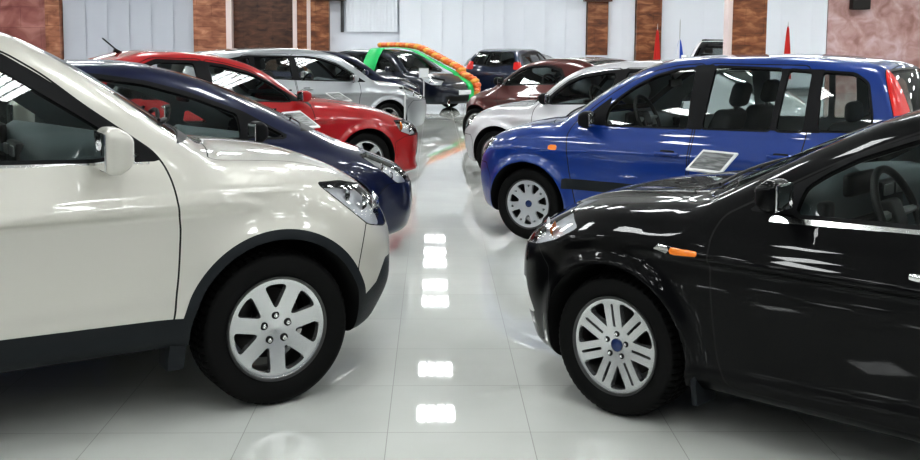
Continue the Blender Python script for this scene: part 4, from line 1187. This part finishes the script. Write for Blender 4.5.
    blind(399, 585, .15, HC - .25, white, 'wide white vertical blind behind the navy utility car', .62, amp=.02)
    blind(607, 634, .15, HC - .25, white, 'narrow white blind between the two middle brown pillars', .28)
    blind(660, 723, .15, HC - .25, white, 'white vertical blind behind the roof rack of the off-road car', .5)
    blind(763, 825, .15, HC - .25, white, 'white vertical blind beside the pink marble wall', .45)
    b = MB(); b.box((wx(342.5), WY - .06, (wz(33) + wz(1)) / 2), (.09, .10, wz(1) - wz(33))); struct(b.obj('trim_7', mat('dark_frame', (.05, .05, .055), .5)))
    # ceiling light panels
    lm = mat('light_tube', (1, 1, 1), .5, emit=(.97, 1, 1), es=LAMP)
    fr = mat('lamp_housing', (.75, .75, .75), .4)
    first = None
    Ys = [-4.5, -2.2, .2, 2.6, 5.0, 7.4, 9.8, 12.2, 15.9, 18.1, 22.9, 24.5, 26.9, 28.3, 30.2]
    for X in (-16., -12.8, -9.5, -6.3, -3.1, 0.06, 3.3, 6.5, 9.7, 13., 16.2):  # outermost columns on both sides are unseen, added to brighten the marble walls
        for Y in Ys:
            if first is None:
                first = empty('ceiling_light', (X, Y, HC)); 
                bb = MB(); bb.box((0, 0, -.03), (.62, .62, .05)); h = bb.obj('lamp_housing', fr, first)
                for k in range(4):
                    t = MB(); t.box((-.225 + .15 * k, 0, -.062), (.115, .56, .014)); t.obj('light_tube', lm, first)
                o = first
            else:
                o = first.copy(); COL.objects.link(o); o.location = (X, Y, HC)
                for ch in first.children:
                    c = ch.copy(); COL.objects.link(c); c.parent = o
            tag(o, 'square four-tube ceiling light in a grid mirrored in the floor tiles, its outermost columns added to brighten the marble', 'light', 'ceiling light panels')

# ------------------------------------------------------------------ small things
def flag(x, Y, ztop, cols, lab, zc0, zc1, r=.09):
    root = empty('flag', (x, Y, 0)); tag(root, lab, 'flag', 'flags on stands by the back wall')
    b = MB(); b.lathe([(0, 0), (.16, 0), (.16, .03), (.03, .05), (0, .05)], k=24)
    V = np.concatenate(b.V); V = V[:, [0, 2, 1]]; mobj('flag_base', V, [f[::-1] for f in b.F], BASE['chrome'], root)
    b = MB(); b.tube([(0, 0, .04), (0, 0, ztop)], .012, k=8); b.lathe([(0, 0), (.012, .02), (.0, .1)], k=8, c=(0, 0, 0))
    b = MB(); b.tube([(0, 0, .04), (0, 0, ztop - .1), (0, 0, ztop)], [.012, .012, .003], k=8); b.obj('flag_pole', BASE['silver'], root)
    n = len(cols)
    V, F, mi = [], [], []; K = 40
    zs = np.linspace(zc0, zc1, 24)
    for z in zs:
        t = (zc1 - z) / (zc1 - zc0); rr = .015 + r * (t ** .7)
        for k in range(K):
            a = 2 * math.pi * k / K; q = rr * (1 + .28 * math.cos(7 * a + 2 * t))
            V.append((q * math.cos(a), q * .6 * math.sin(a), z))
    for i in range(len(zs) - 1):
        for k in range(K):
            F.append((i * K + k, i * K + (k + 1) % K, (i + 1) * K + (k + 1) % K, (i + 1) * K + k)); mi.append(int(k * n / K))
    mobj('flag_cloth', V, F, cols, root, mi)
    return root

def stand(x, Y, lab, zp=.85, pw=.297, ph=.21, rz=0., tilt=35, sheet='sheet', pole=True):
    root = empty('information_stand', (x, Y, 0), rz); tag(root, lab, 'stand', 'information stands beside the cars')
    b = MB(); b.lathe([(0, 0), (.14, 0), (.14, .012), (.03, .02), (0, .02)], k=28); V = np.concatenate(b.V)[:, [0, 2, 1]]
    mobj('stand_base', V, [f[::-1] for f in b.F], BASE['silver'], root)
    b = MB(); b.tube([(0, 0, .015), (0, 0, zp - .03)], .013, k=10); b.obj('stand_pole', MATS2['polewhite'], root)
    a = R(tilt); Rm = [[1, 0, 0], [0, math.cos(a), math.sin(a)], [0, -math.sin(a), math.cos(a)]]
    Rm = np.array([[1, 0, 0], [0, math.cos(a), math.sin(a)], [0, -math.sin(a), math.cos(a)]])  # leans back
    Rm = np.array([[1, 0, 0], [0, math.cos(-a), -math.sin(-a)], [0, math.sin(-a), math.cos(-a)]])
    b = MB(); b.box((0, 0, zp), (pw, .012, ph), rot=Rm); f = b.obj('plate_frame', MATS2['plate'], root)
    off = Rm @ np.array([0, -.0072, 0])
    b = MB(); b.box(np.array([0, 0, zp]) + off, (pw * .86, .002, ph * .80), rot=Rm); b.obj('printed_sheet', MATS2[sheet], f)
    return root

def sheet_mat():
    m, nt, b = node_mat('printed_sheet'); tc = N_(nt, 'ShaderNodeTexCoord'); mp = N_(nt, 'ShaderNodeMapping'); mp.inputs['Scale'].default_value = (9, 9, 90); nt.links.new(tc.outputs['Object'], mp.inputs[0])
    no = N_(nt, 'ShaderNodeTexNoise'); no.inputs['Scale'].default_value = 1.2; nt.links.new(mp.outputs[0], no.inputs['Vector'])
    r = ramp(nt, [(.42, (.07, .075, .075)), (.62, (.22, .23, .23))]); nt.links.new(no.outputs['Fac'], r.inputs[0]); nt.links.new(r.outputs[0], b.inputs['Base Color']); b.inputs['Roughness'].default_value = .35
    return m
MATS2 = dict(polewhite=mat('white_pole', (.70, .71, .72), .4), plate=mat('plate_frame', (.66, .67, .67), .35), sheet=sheet_mat(), white=mat('white_card', (.85, .86, .88), .5))
# ------------------------------------------------------------------ the scene
LAMP = 26.5
build_room()
def car(spec, px, th, side, label, mats, **k):
    loc, rz = place(px, th, side, spec)
    return build_car(spec, loc, rz, label, mats, **k)
P_WHITE = paint('pearl_white_paint', (.58, .565, .515), .34, .2, flake=.03)
P_BLACK = paint('black_paint', (.002, .002, .0025), .4, coat=.8, spec=.05, cior=1.33)
P_BLUE = paint('bright_blue_paint', (.002, .034, .21), .35, .1, flake=.1)
P_NAVY = paint('dark_blue_paint', (.003, .007, .038), .3, .1)
P_RED = paint('red_paint', (.36, .004, .007), .35, .0)
P_SILVER = paint('silver_paint', (.42, .44, .46), .32, .55, flake=.05)
P_SILV2 = paint('pale_silver_paint', (.62, .62, .64), .32, .3, flake=.05)
P_DRED = paint('maroon_paint', (.085, .010, .008), .32, .2)
P_NAVY2 = paint('navy_paint', (.008, .016, .045), .3, .2)
P_BLK2 = paint('blue_black_paint', (.005, .008, .02), .3, .2)
P_W2 = paint('plain_white_paint', (.68, .69, .70), .35)
cg = glass('clear_window_glass', (.93, .96, .95), 1.45)
dg = glass('dark_window_glass', (.50, .54, .53), 1.6)
mg = glass('tinted_window_glass', (.80, .86, .84), 1.5)
car(CRV, (-.691, 4.656), 31, -1, 'pearl white off-road style car with black sill cladding, nearest in the row facing right', M_(paint=P_WHITE, glass=mg))
car(MONDEO, (.795, 4.514), 44, 1, 'glossy black saloon with chrome window strip, nearest in the row facing left', M_(paint=P_BLACK, handle=BASE['chrome'], glass=mg))
car(FUSION, (.777, 8.593), 35, 1, 'bright blue boxy car with tall red tail lights behind the black saloon', M_(paint=P_BLUE, glass=glass('grey_window_glass', (.66, .72, .71), 1.5)))
car(BLUE2, (-.717, 7.518), 31, -1, 'dark navy-blue car directly behind the pearl white car', M_(paint=P_NAVY, glass=mg))
o, s_ = car(RED, (-.732, 11.50), 31, -1, 'shiny red car with roof aerial behind the dark blue car', M_(paint=P_RED, glass=cg))
za = surf_z(s_, 2.40, 0)
b = MB(); b.tube([(2.37, 0, za - .01), (2.45, 0, za + .03)], .022, k=8); b.tube([(2.41, 0, za + .02), (2.56, 0, za + .15)], .008, k=6); b.obj('aerial', BASE['rubber'], o)
car(SILVER, (-.735, 17.2), 31, -1, 'silver hatchback with three side windows behind the red car', M_(paint=P_SILVER, glass=cg))
car(var(SILVER, name='hatchback_car', drop=['bulbs']), (-.85, 21.6), 31, -1, 'dark blue car almost hidden behind the silver hatchback', M_(paint=P_NAVY, glass=mg))[0].scale = (.96, .96, .94)
car(WHITE, (.743, 12.187), 35, 1, 'silvery white small car behind the bright blue car', M_(paint=P_SILV2, glass=cg))
car(DARKRED, (.651, 16.0), 45, 1, 'maroon saloon with curved side windows behind the silvery white car', M_(paint=P_DRED, glass=cg))
# --- decorated car
a = R(38)
BR = empty  # noqa
o, s6 = build_car(BLACK, (-.02, 24.6, 0), math.pi - a, 'blue-black car wrapped with a green ribbon and orange balloon garland', M_(paint=P_BLK2, glass=mg))
o.scale = (.92, .92, .92)
def deco_path(yy, xs, off):
    return [(x, yy, surf_z(s6, x, yy) + off) for x in xs]
def taut(P):
    """a band pulled tight over the car: the upper hull of the points"""
    Q = sorted(P, key=lambda p: p[0]); H = []
    for p in Q:
        while len(H) > 1 and (H[-1][0] - H[-2][0]) * (p[2] - H[-2][2]) - (H[-1][2] - H[-2][2]) * (p[0] - H[-2][0]) >= 0: H.pop()
        H.append(p)
    hx = [p[0] for p in H]; hz = [p[2] for p in H]
    return [(p[0], p[1], float(np.interp(p[0], hx, hz))) for p in P]
def car_to_world(o, p):
    c, s = math.cos(o.rotation_euler.z), math.sin(o.rotation_euler.z); k = o.scale[0]
    return (o.location.x + k * (c * p[0] - s * p[1]), o.location.y + k * (s * p[0] + c * p[1]), k * p[2])
def front_x(sol, y, z):
    xs = np.linspace(-1.2, .2, 600); f = sol(xs, np.full(600, y), np.full(600, z)); i = np.nonzero(f < 0)[0]
    return float(xs[i[0]]) if len(i) else -.7
yy = -.55
path = taut(deco_path(yy, np.linspace(2.15, -.50, 30), .12))
zt = path[-1][2]
path += [(front_x(s6, yy - .08, z) - .13, yy, z) for z in np.linspace(zt - .08, .08, 9)]
GP = [np.array(car_to_world(o, p)) for p in path]
def resample(P, n):
    P = np.array(P); d = np.concatenate([[0], np.cumsum(np.linalg.norm(np.diff(P, axis=0), axis=1))]); t = np.linspace(0, d[-1], n)
    return np.stack([np.interp(t, d, P[:, i]) for i in range(3)], 1)
G = resample(GP, 40)
go = empty('balloon_garland', tuple(G[20])); tag(go, 'twisted orange balloon garland running over the roof and bonnet of the decorated car', 'garland')
om = [mat('orange_balloon', (.80, .16, .03), .3, coat=.5), mat('yellow_orange_balloon', (.85, .36, .06), .3, coat=.5)]
rng = random.Random(3)
for i, p in enumerate(G):
    V, F = rounded_box((.21, .21, .13), .064, 6)
    q = R(rng.uniform(0, 90)); c_, s__ = math.cos(q), math.sin(q)
    V = V @ np.array([[c_, -s__, 0], [s__, c_, 0], [0, 0, 1]]).T + (p - G[20]) + np.array([0, 0, .05])
    mobj('balloon', V, F, om[0 if i % 3 else 1], go)
gm = mat('green_ribbon', (.01, .50, .13), .45)
def ribbon(P, w, lab, dirv):
    P = np.array(P); V, F = [], []
    dv = np.array(dirv)
    for p in P: V += [p - dv * w / 2, p + dv * w / 2]
    for i in range(len(P) - 1): F.append((2 * i, 2 * i + 1, 2 * i + 3, 2 * i + 2))
    ob = mobj('satin_ribbon', V, F, gm); tag(ob, lab, 'ribbon')
    sm = ob.modifiers.new('s', 'SOLIDIFY'); sm.thickness = .006
    return ob
path = taut(deco_path(-.28, np.linspace(1.75, -.50, 26), .06)); zt = path[-1][2]
path += [(front_x(s6, -.40, z) - .05, -.28, z) for z in np.linspace(zt - .08, .22, 9)]
ax_ = np.array(car_to_world(o, (0, 1, 0))) - np.array(car_to_world(o, (0, 0, 0))); ax_ /= np.linalg.norm(ax_)
ribbon([car_to_world(o, p) for p in path], .22, 'green satin ribbon down the bonnet of the decorated car', ax_)
# band over the roof and down the near side
path = []
for y in np.linspace(0, .62, 8): path.append((1.42, y, surf_z(s6, 1.42, y) + .045))
for z in np.linspace(1.33, .75, 10): path.append((1.42, surf_y(s6, 1.42, z) + .045, z))
ax2 = np.array(car_to_world(o, (1, 0, 0))) - np.array(car_to_world(o, (0, 0, 0))); ax2 /= np.linalg.norm(ax2)
ribbon([car_to_world(o, p) for p in path], .42, 'wide green ribbon band over the roof of the decorated car', ax2)
pl = MB(); fx = front_x(s6, 0, .45); pl.rbox((fx - .012, 0, .45), (.012, .50, .11), .004, n=4); pl.obj('number_plate', MATS2['white'], o)
# --- far cars on the right
loc = (wx(492, 24), 24.2, 0)
build_car(NAVY, (2.55, 28.7, 0), R(250), 'navy utility car with red tail light seen against the white blinds', M_(paint=P_NAVY2, glass=dg))[0].scale = (.92, .92, .79)
build_car(var(SILVER, name='hatchback_car', h=.045, drop=['bulbs']), (4.0, 31.35, 0), R(180 + 3), 'grey car partly hidden behind the navy utility car', M_(paint=P_SILVER, glass=mg))[0].scale = (.9, .9, .84)
o, sw_ = build_car(WHITESUV, (wx(722, 28.2), 28.6, 0), R(72), 'white off-road car with roof rack beyond the blue car', M_(paint=P_W2, glass=dg))
o.scale = (.95, .95, .93)
b = MB()
for y in (-.5, .5): b.tube([(1.2, y, 1.74), (3.0, y, 1.76)], .02, k=6)
for x in np.linspace(1.25, 2.95, 8): b.tube([(x, -.5, 1.75), (x, .5, 1.75)], .014, k=6)
for x in (1.3, 2.1, 2.9):
    for y in (-.5, .5): b.tube([(x, y, surf_z(sw_, x, y) - .02), (x, y, 1.75)], .016, k=6)
b.obj('roof_rack', BASE['rubber'], o)
# --- flags
fr_ = mat('red_flag', (.50, .02, .015), .7); fb_ = mat('blue_flag', (.02, .08, .45), .7); fw_ = mat('white_flag', (.75, .76, .8), .7)
flag(wx(657.5, 31), 31, wz(22, 31), [fr_], 'furled red flag against the right edge of a brown pillar', .5, wz(28, 31), .10)
flag(wx(680, 30), 30, wz(17, 30), [fr_, fb_, fw_, fb_], 'furled red, blue and white flag in front of the off-road car', .5, wz(38, 30), .14)
flag(wx(788, 31), 31, wz(19, 31), [fr_], 'furled red flag standing before the white blind near the pink marble', .5, wz(24, 31), .10)
# --- information stands
stand(wx(716, 6.75), 6.75, 'tilted grey information plate in front of the blue car rear door', .87, .27, .22, R(-50), 58)
stand(wx(299, 10.3), 10.4, 'dark tilted information plate beside the red car front door', .84, .28, .30, R(58), 60)
stand(wx(337, 14), 14.2, 'low information plate between the red car and the silver hatchback', .85, .28, .26, R(55), 66)
stand(wx(405, 15.6), 15.6, 'thin white information stand at the nose of the silver hatchback', .84, .02, .2, R(75), 20)
stand(wx(424, 22.5), 22.4, 'white information stand in front of the decorated car', .90, .21, .21, 0, 10, 'white')
setup_cam()
sc = bpy.context.scene
w_ = bpy.data.worlds.new('world'); sc.world = w_; w_.use_nodes = True
bg = w_.node_tree.nodes['Background']; bg.inputs[0].default_value = (.72, .80, .95, 1); bg.inputs[1].default_value = .13
sc.cycles.transparent_max_bounces = 32
sc.cycles.max_bounces = 8
sc.cycles.use_denoising = True
sc.view_settings.view_transform = 'Standard'; sc.view_settings.look = 'Medium High Contrast'; sc.view_settings.exposure = 0
